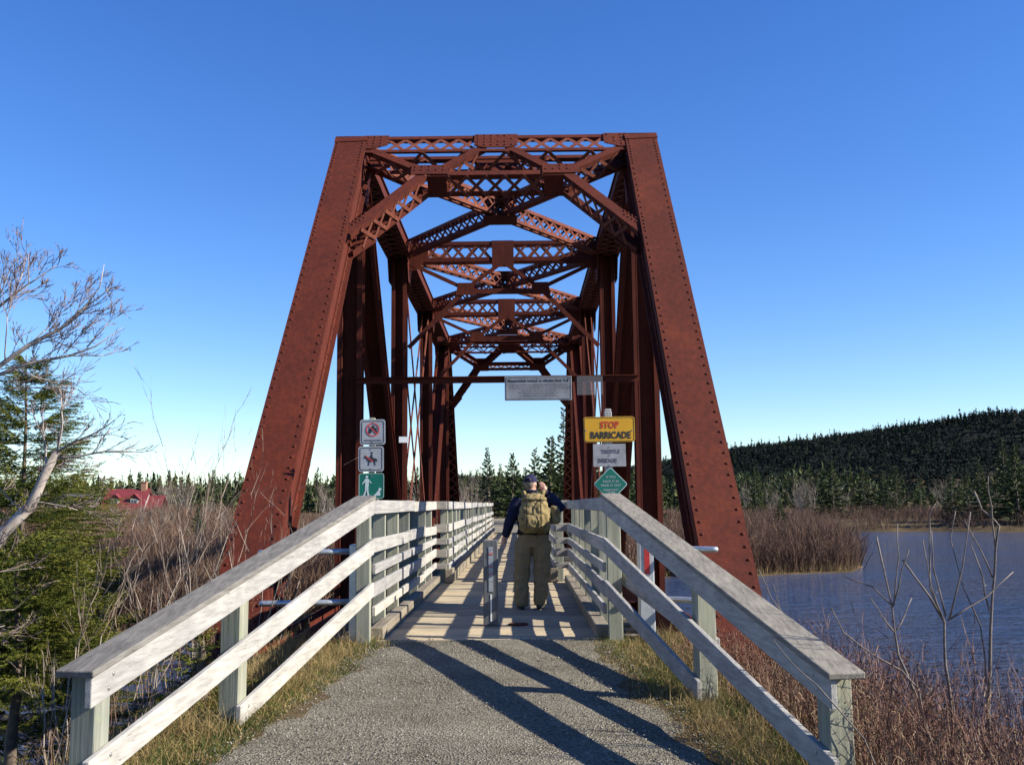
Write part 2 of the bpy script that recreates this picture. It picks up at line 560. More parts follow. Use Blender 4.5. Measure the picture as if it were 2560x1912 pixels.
def build_paths():
    g = gravel_mat("grey_gravel", [(0.1, (0.105, 0.094, 0.074)), (0.5, (0.160, 0.146, 0.116)), (0.9, (0.235, 0.218, 0.176))])
    ys = np.arange(-3, 10.32, 0.12)
    l, r_ = path_edges(ys)
    v, f = [], []
    k = 15
    for i, y in enumerate(ys):
        jl = 0.07 * math.sin(y * 5.1) + 0.05 * math.sin(y * 11.3 + 1)
        jr = 0.07 * math.sin(y * 4.3 + 2) + 0.05 * math.sin(y * 12.1)
        for j in range(k + 1):
            x = (l[i] + jl) + (r_[i] + jr - l[i] - jl) * j / k
            crown = 0.008 + 0.012 * math.sin(math.pi * j / k) + 0.008 * math.sin(x * 4 + y * 3.1) * math.sin(math.pi * j / k)
            v.append((x, y, (crown if 0 < j < k else -0.01) + float(slope_z(y))))
    for i in range(len(ys) - 1):
        for j in range(k):
            a = i * (k + 1) + j
            f.append((a, a + 1, a + k + 2, a + k + 1))
    o = link_mesh("gravel_path", np_mesh("gravel_path", v, f, g, smooth=True))
    tag(o, kind="structure")
    # loose stones
    n = 26000
    y = 10.75 - 7.7 * rng.random(n) ** 1.0
    y = np.where((y > 10.28) & (rng.random(n) > 0.10), 3.1 + 7 * rng.random(n), y)
    l, r_ = path_edges(y)
    u = rng.random(n)
    x = l - 0.12 + (r_ - l + 0.24) * u
    s = 0.003 + 0.0065 * rng.random(n) ** 2.6
    octv = np.array([[1, 0, 0], [-1, 0, 0], [0, 1, 0], [0, -1, 0], [0, 0, 1], [0, 0, -1]], float)
    octf = np.array([[0, 2, 4], [2, 1, 4], [1, 3, 4], [3, 0, 4], [2, 0, 5], [1, 2, 5], [3, 1, 5], [0, 3, 5]])
    vv = octv[None] * s[:, None, None] * (0.7 + 0.6 * rng.random((n, 6, 1))) * np.array([1, 1, 0.65])
    a = rng.random(n) * 6.283
    ca, sa = np.cos(a)[:, None], np.sin(a)[:, None]
    vx = vv[..., 0] * ca - vv[..., 1] * sa
    vy = vv[..., 0] * sa + vv[..., 1] * ca
    vv = np.stack([vx + x[:, None], vy + y[:, None], vv[..., 2] + 0.018 + s[:, None] * 0.3 + slope_z(y)[:, None] - np.where(y > 10.28, 0.016, 0.0)[:, None]], -1)
    ff = (np.arange(n) * 6)[:, None, None] + octf[None]
    sm = mat_tint("loose_stone", [(0.0, (0.08, 0.072, 0.058)), (0.5, (0.168, 0.154, 0.124)), (0.85, (0.26, 0.242, 0.20)), (1.0, (0.38, 0.365, 0.325))], 0.9)
    o = link_mesh("loose_gravel", np_mesh("loose_gravel", vv.reshape(-1, 3), ff.reshape(-1, 3), sm, np.repeat(rng.random(n), 6)))
    tag(o, "grey loose gravel stones strewn over the path before the bridge", "gravel", kind="stuff")
    # trail beyond the bridge
    g2 = gravel_mat("far_trail_gravel", [(0.1, (0.15, 0.13, 0.10)), (0.9, (0.30, 0.27, 0.21))])
    v, f = [], []
    ys = np.arange(47.75, 96, 1.0)
    for i, y in enumerate(ys):
        xp = float(-0.6 * sstep(60, 90, y) - 0.02 * max(y - 48, 0))
        for dx in (-1.0, 0.0, 1.0):
            zt = float(terrain_z(np.array([xp + dx]), np.array([y]))[0])
            v.append((xp + dx, y, zt + 0.03))
    for i in range(len(ys) - 1):
        for j in range(2):
            a = i * 3 + j
            f.append((a, a + 1, a + 4, a + 3))
    tag(link_mesh("far_trail", np_mesh("far_trail", v, f, g2, smooth=True)), kind="structure")

build_ground()
build_water()
build_paths()

# ------------------------------------------------------------------ truss bridge
TW = 2.68
ZU, ZL = 7.91, -0.45
PAN = 7.4
YU = [18.0 + PAN * i for i in range(4)]
YL = [10.6 + PAN * i for i in range(6)]
bridge = root("truss_bridge", (0, 10.6, -0.6),
              "rust red riveted steel truss bridge with tall inclined end posts and latticed bracing", "bridge")
RIVET = None
def rivet_mesh():
    global RIVET
    if RIVET is None:
        mb = MB()
        n = 8
        rings = [(0.023, 0.0), (0.019, 0.010), (0.009, 0.0165)]
        vs_ = [(r_ * math.cos(6.2832 * k / n), r_ * math.sin(6.2832 * k / n), h) for r_, h in rings for k in range(n)]
        fs_ = [(i * n + k, i * n + (k + 1) % n, (i + 1) * n + (k + 1) % n, (i + 1) * n + k) for i in range(2) for k in range(n)]
        fs_.append(tuple(range(2 * n, 3 * n)))
        mb.add(vs_, fs_)
        RIVET = mb.mesh("rivet", M['rust'], smooth=False)
    return RIVET

RIV_STUFF = []          # (point, normal) of the rivets too small to pick apart
def add_rivets(pts, nrm):
    for p in pts:
        RIV_STUFF.append((Vector(p), Vector(nrm)))

def h_member(name, p0, p1, w, depth, front, t=0.018, web=True, mat='rust', parent=bridge, lace=0.0):
    """built-up H: two flange plates facing +-across, a web between; front = direction of the open side"""
    p0, p1 = Vector(p0), Vector(p1)
    mb = MB()
    d, s, u = frame(p1 - p0, Vector(front))
    fl = 0.075
    for sg in (-1, 1):
        mb.beam(p0, p1, t, depth, u, (sg * w / 2, 0))
        for uu in (-1, 1):
            mb.beam(p0, p1, fl, t, u, (sg * (w / 2 + t / 2 + fl / 2), uu * (depth / 2 - t / 2 - 0.003)))
    if web:
        mb.beam(p0, p1, w - t - 0.002, t, u, (0, 0))
    if lace:
        L = (p1 - p0).length
        n = int(L / lace)
        for uu in (-1, 1):
            for i in range(n):
                a = p0 + d * (lace * i) + u * uu * (depth / 2 + 0.006)
                b_ = p0 + d * (lace * (i + 1)) + u * uu * (depth / 2 + 0.006)
                sg = 1 if i % 2 else -1
                mb.beam(a - s * sg * (w / 2), b_ + s * sg * (w / 2), 0.055, 0.008, u)
    return mb.build(name, M[mat], parent)

LACE = {}
def lacing(member, p0, p1, s, half, spacing, nrm, single, bw=0.06, inset=0.0, cross=True, mat='rust_light'):
    """diagonal bars between two edges (p +- s*half); as objects (single) or one joined part"""
    p0, p1, s, nrm = Vector(p0), Vector(p1), Vector(s).normalized(), Vector(nrm).normalized()
    d = (p1 - p0)
    L = d.length
    d.normalize()
    n = max(1, int(round((L - 2 * inset) / spacing)))
    st = (L - 2 * inset) / n
    mb = MB()
    ln = math.hypot(st, 2 * half)
    key = (round(ln, 3), bw)
    for i in range(n):
        a = p0 + d * (inset + st * i)
        for k in ((1, -1) if cross else ((1,) if i % 2 else (-1,))):
            q0 = a - s * half * k + nrm * 0.006 * k
            q1 = a + d * st + s * half * k + nrm * 0.006 * k
            if single:
                if key not in LACE:
                    m0 = MB()
                    m0.box((0, 0, 0), (bw, ln + 0.04, 0.01))
                    LACE[key] = m0.mesh("lacing_bar", M[mat])
                dd = (q1 - q0).normalized()
                xx = dd.cross(nrm).normalized()
                mw = Matrix((xx, dd, xx.cross(dd))).transposed().to_4x4()
                mw.translation = (q0 + q1) / 2
                link_matrix("lacing_bar", LACE[key], member, mw)
            else:
                mb.beam(q0, q1, bw, 0.01, nrm)
    if not single:
        o = mb.build("lacing", M[mat], member)
        tag(o, kind="stuff")

def end_post(x, y0, y1, near):
    p0, p1 = Vector((x, y0, ZL)), Vector((x, y1, ZU))
    d = (p1 - p0).normalized()
    nrm = Vector((0, -d.z, d.y)) if y1 > y0 else Vector((0, d.z, -d.y))
    if nrm.z < 0:
        nrm = -nrm
    W, DEP, t = 0.58, 0.50, 0.02
    a, b_ = p0 - d * 0.05, p1 + d * 0.12
    mb = MB()
    mb.beam(a, b_, W, t, nrm, (0, 0.235))
    post = mb.build("end_post", M['rust'], bridge)
    mb = MB()
    for sg in (-1, 1):
        mb.beam(a, b_, t, DEP - 0.03, nrm, (sg * 0.235, -0.03))
        mb.beam(a, b_, 0.05, 0.014, nrm, (sg * 0.27, 0.212))
        mb.beam(a, b_, 0.085, 0.016, nrm, (sg * 0.288, -0.255))
        mb.beam(a, b_, 0.016, 0.09, nrm, (sg * 0.258, -0.21))
    mb.build("side_web", M['rust'], post)
    s = d.cross(nrm).normalized()
    lacing(post, a + nrm * -0.27, b_ + nrm * -0.27, s, 0.25, 0.5, nrm, False)
    # rivets along the cover plate
    L = (b_ - a).length
    if near:
        ts = []
        q = 0.10
        while q < L - 0.1:
            ts.append(q)
            u = q / L
            q += 0.105 if (u > 0.90 or 0.70 < u < 0.755) else 0.185
        rm = rivet_mesh()
        R3 = Matrix((s, d, s.cross(d))).transposed()
        if R3.col[2].dot(nrm) < 0:
            R3 = Matrix((-s, d, (-s).cross(d))).transposed()
        for sg in (-1, 1):
            for q in ts:
                mw = R3.to_4x4()
                mw.translation = a + d * q + s * (sg * 0.232) + nrm * 0.245
                link_matrix("rivet", rm, post, mw)
        side = s if s.x * (-x) > 0 else -s
        add_rivets([a + d * q + side * 0.2665 + nrm * -0.21 for q in np.arange(0.2, L - 0.4, 0.3)], side)
    # cap plate across the top
    mb = MB()
    mb.beam(b_ + d * 0.012 + nrm * 0.25, b_ + d * 0.012 - nrm * 0.27, 0.60, 0.02, d)
    mb.beam(b_ + nrm * 0.252 - s * 0.30 - d * 0.13, b_ + nrm * 0.252 + s * 0.30 - d * 0.09, 0.16, 0.016, nrm)
    mb.build("cap_plate", M['rust'], post)
    # bearing shoe
    mb = MB()
    mb.prism([(-0.34, -0.42), (0.34, -0.42), (0.16, 0.12), (-0.16, 0.12)], (x - 0.16, y0, ZL), (0, 1, 0), (0, 0, 1), 0.04)
    mb.prism([(-0.34, -0.42), (0.34, -0.42), (0.16, 0.12), (-0.16, 0.12)], (x + 0.16, y0, ZL), (0, 1, 0), (0, 0, 1), 0.04)
    mb.box((x, y0, ZL - 0.45), (0.75, 0.85, 0.06))
    mb.tube([(x - 0.34, y0, ZL), (x + 0.34, y0, ZL)], 0.075, 12)
    mb.build("bearing_shoe", M['rust'], post)
    return post, p0, p1, d, nrm, s

POSTS = {}
for sx in (-1, 1):
    POSTS[('near', sx)] = end_post(sx * TW, YL[0], YU[0], True)
    POSTS[('far', sx)] = end_post(sx * TW, YL[5], YU[3], False)

# top and bottom chords
for sx in (-1, 1):
    mb = MB()
    x = sx * TW
    mb.box((x, (YU[0] + YU[3]) / 2, ZU + 0.20), (0.56, YU[3] - YU[0] - 0.5, 0.02))
    for sg in (-1, 1):
        mb.box((x + sg * 0.23, (YU[0] + YU[3]) / 2, ZU - 0.01), (0.02, YU[3] - YU[0] + 0.02, 0.40))
        mb.box((x + sg * 0.275, (YU[0] + YU[3]) / 2, ZU - 0.205), (0.085, YU[3] - YU[0] + 0.02, 0.016))
    tc = mb.build("top_chord", M['rust'], bridge)
    lacing(tc, (x, YU[0] + .5, ZU - 0.225), (x, YU[3] - .5, ZU - 0.225), (1, 0, 0), 0.25, 0.42, (0, 0, 1), False)
    mb = MB()
    for sg in (-1, 1):
        mb.box((x + sg * 0.17, (YL[0] + YL[5]) / 2, ZL), (0.03, YL[5] - YL[0], 0.32))
    mb.build("bottom_chord", M['rust'], bridge)

# posts, hangers, diagonals and floor beams
for sx in (-1, 1):
    x = sx * TW
    h_member("hanger", (x, YU[0], ZL), (x, YU[0], ZU - 0.1), 0.28, 0.30, (0, 1, 0))
    h_member("hanger", (x, YU[3], ZL), (x, YU[3], ZU - 0.1), 0.28, 0.30, (0, 1, 0))
    for k in (1, 2):
        h_member("vertical_post", (x, YU[k], ZL), (x, YU[k], ZU - 0.1), 0.22, 0.34, (0, 1, 0))
    h_member("diagonal", (x, YU[0] + 0.18, ZU - 0.1), (x, YL[2], ZL), 0.30, 0.34, (0, 1, 0.4))
    h_member("diagonal", (x, YU[3] - 0.18, ZU - 0.1), (x, YL[3], ZL), 0.30, 0.34, (0, 1, 0.4))
    for a, b_ in (((YU[1], ZU - .1), (YL[3], ZL)), ((YU[2], ZU - .1), (YL[2], ZL))):
        mb = MB()
        for sg in (-1, 1):
            mb.beam((x + sg * 0.10, a[0], a[1]), (x + sg * 0.10, b_[0], b_[1]), 0.03, 0.13, (0, 0, 1))
        mb.build("counter_diagonal", M['rust_light'], bridge)
    # gusset plates at the top joints
    for k in range(4):
        for sg in (-1, 1):
            mb = MB()
            dz = 0.75 if k in (0, 3) else 0.6
            if k == 0:
                poly = [(0.0, 0.17), (0.55, 0.17), (0.55, -0.25), (0.25, -1.0), (-0.35, -1.0), (-0.42, -0.5)]
            elif k == 3:
                poly = [(-0.55, 0.17), (0.0, 0.17), (0.42, -0.5), (0.35, -1.0), (-0.25, -1.0), (-0.55, -0.25)]
            else:
                poly = [(-0.55, 0.19), (0.55, 0.19), (0.55, -0.25), (0.25, -dz - 0.25), (-0.25, -dz - 0.25), (-0.55, -0.25)]
            mb.prism(poly, (x + sg * 0.249, YU[k], ZU), (0, 1, 0), (0, 0, 1), 0.016)
            mb.build("gusset_plate", M['rust'], bridge)
            if sg == -sx:
                add_rivets([(x + sg * 0.258, YU[k] + yy, ZU + zz) for yy in ((-0.45, -0.3, -0.15, 0, 0.15, 0.3, 0.45) if k in (1, 2) else (0, 0.15, 0.3, 0.45) if k == 0 else (-0.45, -0.3, -0.15, 0)) for zz in (0.12, -0.15)]
                           + [(x + sg * 0.258, YU[k] + yy, ZU - zz) for yy in (-0.15, 0.15) for zz in (0.35, 0.5, 0.65)], (sg, 0, 0))
for k in range(6):
    mb = MB()
    mb.box((0, YL[k], -0.66), (2 * TW - 0.5, 0.02, 0.62))
    mb.box((0, YL[k], -0.36), (2 * TW - 0.5, 0.26, 0.02))
    mb.box((0, YL[k], -0.96), (2 * TW - 0.5, 0.26, 0.02))
    mb.build("floor_beam", M['rust'], bridge)
for xx in (-0.85, 0.85):
    mb = MB()
    mb.box((xx, (YL[0] + YL[5]) / 2, -0.60), (0.02, YL[5] - YL[0], 0.50))
    mb.box((xx, (YL[0] + YL[5]) / 2, -0.335), (0.22, YL[5] - YL[0] - 0.3, 0.02))
    mb.build("stringer", M['rust'], bridge)

# portals lie in the inclined plane of the end posts
def portal(which):
    _, p0, p1, d, nrm, s = POSTS[(which, 1)]
    near = which == 'near'
    L = (p1 - p0).length
    def pt(x, t, off=0.0):           # t metres down the post from the top joint; off along the outward normal
        q = p1 - d * t
        return Vector((x, q.y, q.z)) + nrm * off
    F, B = 0.20, -0.22
    xr = TW - 0.27
    knot = (1.16, 1.16)
    leg_t = 3.05
    segs = [("portal_strut", (-xr, 0.02), (0, 0.02)), ("portal_strut", (0, 0.02), (xr, 0.02)),
            ("portal_chord", (-knot[0], knot[1]), (knot[0], knot[1]))]
    for sg in (-1, 1):
        segs += [("portal_brace", (sg * xr, 0.22), (sg * knot[0], knot[1])),
                 ("portal_brace", (sg * 0.18, 0.25), (sg * knot[0], knot[1])),
                 ("portal_knee", (sg * knot[0], knot[1]), (sg * xr, leg_t))]
    # top strut: upper and lower angles with X lacing in the portal plane
    mb = MB()
    for off in (F, B):
        for t, hh in ((-0.13, 0.11), (0.36, 0.09)):
            mb.beam(pt(-xr - 0.02, t, off), pt(xr + 0.02, t, off), hh, 0.018, nrm)
            mb.beam(pt(-xr - 0.02, t + (hh / 2 if t < 0 else -hh / 2), off - 0.04), pt(xr + 0.02, t + (hh / 2 if t < 0 else -hh / 2), off - 0.04), 0.016, 0.07, nrm)
    strut = mb.build("portal_strut", M['rust'], bridge)
    for a, b_ in ((-xr + 0.42, -0.36), (0.36, xr - 0.42)):
        lacing(strut, pt(a, 0.12, F - 0.012), pt(b_, 0.12, F - 0.012), d, 0.20, 0.36, nrm, near, 0.065)
        lacing(strut, pt(a, 0.12, B + 0.012), pt(b_, 0.12, B + 0.012), d, 0.20, 0.36, nrm, False, 0.05, 0, False)
    lacing(strut, pt(-xr + .3, 0.42, (F + B) / 2), pt(xr - .3, 0.42, (F + B) / 2), nrm, 0.21, 0.4, d, False, 0.06, 0, False)
    # plates
    plates = [((-0.40, -0.19), (0.40, -0.19), (0.40, 0.22), (0.22, 0.30), (-0.22, 0.30), (-0.40, 0.22))]
    for sg in (-1, 1):
        plates.append(((sg * (xr + 0.03), -0.19), (sg * (xr - 0.42), -0.19), (sg * (xr - 0.42), 0.16), (sg * (xr - 0.15), 0.30), (sg * (xr + 0.03), 0.30)))
        k0 = sg * knot[0]
        plates.append(((k0 - 0.33, 0.93), (k0 + 0.33, 0.93), (k0 + 0.33, 1.24), (k0 - 0.33, 1.24)))
    for pl in plates:
        mb = MB()
        for off in (F + 0.022, B - 0.02):
            mb.prism([(p[0], -p[1]) for p in pl], pt(0, 0, off), (1, 0, 0), d, 0.016)
        mb.build("gusset_plate", M['rust'], bridge)
        xs_ = [p[0] for p in pl]; ts_ = [p[1] for p in pl]
        if near:
            g = [(xx, tt) for xx in np.arange(min(xs_) + 0.07, max(xs_) - 0.04, 0.125) for tt in np.arange(min(ts_) + 0.06, max(ts_) - 0.04, 0.115)
                 if random.random() < 0.72]
            add_rivets([pt(xx, tt, F + 0.031) for xx, tt in g], nrm)
    # braces: paired angles front and back, laced between
    def brace(name, a, b_, w, lace_single):
        mb = MB()
        qa, qb = pt(a[0], a[1]), pt(b_[0], b_[1])
        dd = (qb - qa).normalized()
        ss = dd.cross(nrm).normalized()
        if ss.z > 0:
            ss = -ss                     # ss points to the underside
        for off, o2 in ((F, -1), (B, 1)):
            mb.beam(qa + nrm * off, qb + nrm * off, w, 0.016, nrm)
            e = ss * (w / 2 - 0.008)
            mb.beam(qa + nrm * (off + o2 * 0.05) + e, qb + nrm * (off + o2 * 0.05) + e, 0.016, 0.085, nrm)
        o = mb.build(name, M['rust'], bridge)
        mid = (F + B) / 2
        lacing(o, qa + nrm * mid + ss * (w / 2 + 0.012), qb + nrm * mid + ss * (w / 2 + 0.012), nrm, 0.18, 0.36, ss, lace_single, 0.06, 0.25)
        return o
    for sg in (-1, 1):
        brace("portal_brace", (sg * (xr - 0.05), 0.24), (sg * (knot[0] + 0.1), knot[1] - 0.06), 0.15, False)
        brace("portal_brace", (sg * 0.22, 0.22), (sg * (knot[0] - 0.1), knot[1] - 0.06), 0.15, False)
        brace("portal_knee", (sg * (knot[0] + 0.12), knot[1] + 0.06), (sg * xr, leg_t), 0.19, False)
        mb = MB()
        mb.prism([(sg * (xr + 0.03), -(leg_t - 0.28)), (sg * (xr + 0.03), -(leg_t + 0.22)), (sg * (xr - 0.42), -(leg_t - 0.42)), (sg * (xr - 0.2), -(leg_t - 0.62))],
                 pt(0, 0, B - 0.02), (1, 0, 0), d, 0.016)
        mb.build("gusset_plate", M['rust'], bridge)
        if near:
            add_rivets([pt(sg * (xr - q * 0.055 - 0.03), leg_t - 0.22 - q * 0.07 + 0.11 * r_, F + 0.009) for q in range(5) for r_ in (-0.5, 0.5)], nrm)
    mb = MB()
    for off, o2 in ((F, -1), (B, 1)):
        mb.beam(pt(-knot[0], knot[1] + 0.02, off), pt(knot[0], knot[1] + 0.02, off), 0.14, 0.016, nrm)
        mb.beam(pt(-knot[0], knot[1] + 0.08, off + o2 * 0.05), pt(knot[0], knot[1] + 0.08, off + o2 * 0.05), 0.016, 0.085, nrm)
    for sg in (-1, 1):
        mb.beam(pt(sg * (knot[0] - 0.13), knot[1] + 0.105, F), pt(sg * (knot[0] - 0.13), knot[1] + 0.105, B), 0.34, 0.014, d)
    ch = mb.build("portal_chord", M['rust'], bridge)
    lacing(ch, pt(-knot[0] + .32, knot[1] + 0.10, (F + B) / 2), pt(knot[0] - .32, knot[1] + 0.10, (F + B) / 2), nrm, 0.19, 0.36, d, near, 0.06)

portal('near')
portal('far')

# sway frames at the inner posts
for k in (1, 2):
    y = YU[k]
    xr = TW - 0.25
    mb = MB()
    for zz, hh in ((ZU + 0.16, 0.10), (ZU - 0.27, 0.11)):
        for yy in (-0.13, 0.13):
            mb.box((0, y + yy, zz), (2 * xr, 0.016, hh))
            mb.box((0, y + yy * 0.72, zz - hh / 2 - 0.008), (2 * xr, 0.075, 0.014))
    st = mb.build("sway_strut", M['rust'], bridge)
    for a, b_ in ((-xr + 0.45, -0.30), (0.30, xr - 0.45)):
        lacing(st, (a, y - 0.115, ZU - 0.055), (b_, y - 0.115, ZU - 0.055), (0, 0, 1), 0.20, 0.36, (0, -1, 0), True, 0.06)
        lacing(st, (a, y + 0.115, ZU - 0.055), (b_, y + 0.115, ZU - 0.055), (0, 0, 1), 0.20, 0.36, (0, -1, 0), False, 0.05, 0, False)
    mb = MB()
    mb.box((0, y - 0.147, ZU - 0.13), (0.56, 0.016, 0.70))
    mb.build("gusset_plate", M['rust'], bridge)
    for sg in (-1, 1):
        mb = MB()
        mb.prism([(sg * (xr + .02), 0.2), (sg * (xr - 0.5), 0.2), (sg * (xr - 0.5), -0.25), (sg * (xr - 0.15), -0.55), (sg * (xr + .02), -0.55)], (0, y - 0.147, ZU), (1, 0, 0), (0, 0, 1), 0.016)
        mb.build("gusset_plate", M['rust'], bridge)
        kx, kz = sg * 0.96, 6.86
        mb = MB()
        mb.beam((sg * 0.05, y - 0.15, ZU - 0.38), (kx, y - 0.15, kz), 0.02, 0.10, (0, 0, 1))
        mb.beam((sg * xr, y - 0.15, ZU - 0.35), (kx, y - 0.15, kz), 0.02, 0.10, (0, 0, 1))
        mb.beam((kx, y - 0.15, kz), (sg * xr, y - 0.15, 5.35), 0.02, 0.11, (0, 0, 1))
        mb.beam((kx, y - 0.12, kz), (sg * xr, y - 0.12, 5.35), 0.07, 0.018, (0, 0, 1))
        mb.build("sway_brace", M['rust'], bridge)
        mb = MB()
        mb.prism([(kx - 0.26, -0.16), (kx + 0.26, -0.16), (kx + 0.2, 0.16), (kx - 0.2, 0.16)], (0, y - 0.168, kz), (1, 0, 0), (0, 0, 1), 0.014)
        mb.build("gusset_plate", M['rust'], bridge)
    mb = MB()
    mb.box((0, y - 0.15, 6.80), (1.95, 0.02, 0.13))
    mb.box((0, y - 0.11, 6.74), (1.95, 0.08, 0.018))
    mb.build("sway_tie", M['rust'], bridge)

# top lateral bracing, laced members crossing in each panel
for k in range(3):
    for sg in (-1, 1):
        a = Vector((-sg * (TW - 0.3), YU[k] + 0.35, ZU - 0.02))
        b_ = Vector((sg * (TW - 0.3), YU[k + 1] - 0.35, ZU - 0.02))
        d = (b_ - a).normalized()
        s = d.cross(Vector((0, 0, 1)))
        zo = 0.0
        mb = MB()
        for zz in (-0.17, 0.17):
            for ss in (-0.10, 0.10):
                mb.beam(a + s * ss + Vector((0, 0, zz)), b_ + s * ss + Vector((0, 0, zz)), 0.016, 0.075, (0, 0, 1))
                mb.beam(a + s * ss * 0.62 + Vector((0, 0, zz + (0.03 if zz > 0 else -0.03))), b_ + s * ss * 0.62 + Vector((0, 0, zz + (0.03 if zz > 0 else -0.03))), 0.07, 0.014, (0, 0, 1))
        o = mb.build("lateral_brace", M['rust_light'], bridge)
        for ss in (-0.085, 0.085):
            front = (s * ss).y < 0
            lacing(o, a + s * ss, b_ + s * ss, (0, 0, 1), 0.15, 0.37, s, front and k < 2, 0.05, 0.2)
    yc = (YU[k] + YU[k + 1]) / 2
    mb = MB()
    mb.box((0, yc, ZU + 0.225), (0.75, 0.75, 0.014))
    mb.box((0, yc, ZU - 0.265), (0.75, 0.75, 0.014))
    mb.box((-0.2, yc - 0.2, ZU - 0.02), (0.02, 0.3, 0.44), Matrix.Rotation(0.6, 3, 'Z'))
    mb.box((0.2, yc - 0.2, ZU - 0.02), (0.02, 0.3, 0.44), Matrix.Rotation(-0.6, 3, 'Z'))
    mb.build("gusset_plate", M['rust'], bridge)

# joined rivets on plates and flanges
rv, rf = [], []
base_m = rivet_mesh()
bv = [v.co.copy() for v in base_m.vertices]
bf = [tuple(p.vertices) for p in base_m.polygons]
mb = MB()
for p, nrm in RIV_STUFF:
    q = nrm.to_track_quat('Z', 'Y')
    mb.add([p + q @ v for v in bv], bf)
tag(mb.build("rivets", M['rust'], bridge), kind="stuff")

# small pale tag bolted to a bridge member
mb = MB()
mb.box((-TW + 0.16, YU[1] - 0.35, 2.99), (0.24, 0.012, 0.15))
mb.build("marker_tag", mat_plain("white_marker", (0.8, 0.8, 0.78), 0.5, 0.05), bridge)

# abutments
for nm, y, lab in (("abutment", 10.05, "low grey concrete abutment under the near end of the bridge"),
                   ("abutment", 48.2, "low grey concrete abutment under the far end of the bridge")):
    sg = 1 if y < 20 else -1
    mb = MB()
    mb.box((0, y + sg * 0.55, -2.2), (7.4, 1.3, 2.4))
    mb.box((0, y - sg * 0.17, -0.68), (3.0, 0.35, 1.2))
    tag(mb.build(nm, M['concrete'], None, (0, y, -3.4), bevel=0.03), lab, "abutment", "bridge abutments")

# ------------------------------------------------------------------ boardwalk on the bridge
walk = root("boardwalk", (0.05, 10.3, -0.05), "sunlit plank boardwalk running across the bridge between the railings", "boardwalk")
PLANKS = []
for i in range(5):
    mb = MB()
    mb.box((0, 0, 0), (2.56 + 0.04 * (i % 3), 0.232, 0.05))
    me = mb.mesh("plank", M['plank'])
    bm = bmesh.new(); bm.from_mesh(me)
    bmesh.ops.bevel(bm, geom=bm.edges[:], offset=0.006, segments=1, affect='EDGES')
    bm.to_mesh(me); bm.free()
    PLANKS.append(me)
y = 10.46
i = 0
while y < 47.6:
    mw = Matrix.Translation((0.05 + random.uniform(-0.02, 0.02), y, -0.027 + random.uniform(-0.003, 0.003))) @ \
        Matrix.Rotation(random.uniform(-0.003, 0.003), 4, 'Z') @ Matrix.Rotation(random.uniform(-0.006, 0.006), 4, 'X')
    link_matrix("plank", PLANKS[i % 5], walk, mw)
    y += 0.250
    i += 1
mb = MB()
mb.box((0, 0, 0), (3.5, 0.20, 0.21))
slm = mb.mesh("sleeper", M['sleeper'])
y = 10.6
while y < 47.5:
    link_matrix("sleeper", slm, walk, Matrix.Translation((0.05 + random.uniform(-0.12, 0.12), y, -0.165)))
    y += 0.52
mb = MB()
mb.box((0.05, 10.322, -0.055), (2.34, 0.045, 0.13))
o = mb.build("end_board", M['plank'], walk)

def board(name, a, b_, h, t, parent, mat, jitter=0.004, bev=0.005):
    """board on edge from a to b_ (top inner edge line), hanging h below it"""
    a, b_ = Vector(a), Vector(b_)
    mb = MB()
    jz = random.uniform(-jitter, jitter)
    dz = Vector((0, 0, -h / 2 + jz))
    mb.beam(a + dz, b_ + dz + Vector((0, 0, random.uniform(-jitter, jitter))), t, h, (0, 0, 1))
    return mb.build(name, mat, parent, bevel=bev)

def post(parent, x, y, z0, z1, wx, wy, mat=None, rot=0.0, name="post"):
    mb = MB()
    mb.box((x, y, (z0 + z1) / 2), (wx, wy, z1 - z0), Matrix.Rotation(rot, 3, 'Z') @ Matrix.Rotation(random.uniform(-0.006, 0.006), 3, 'Y'))
    return mb.build(name, mat or M['wood_z'], parent, bevel=0.006)

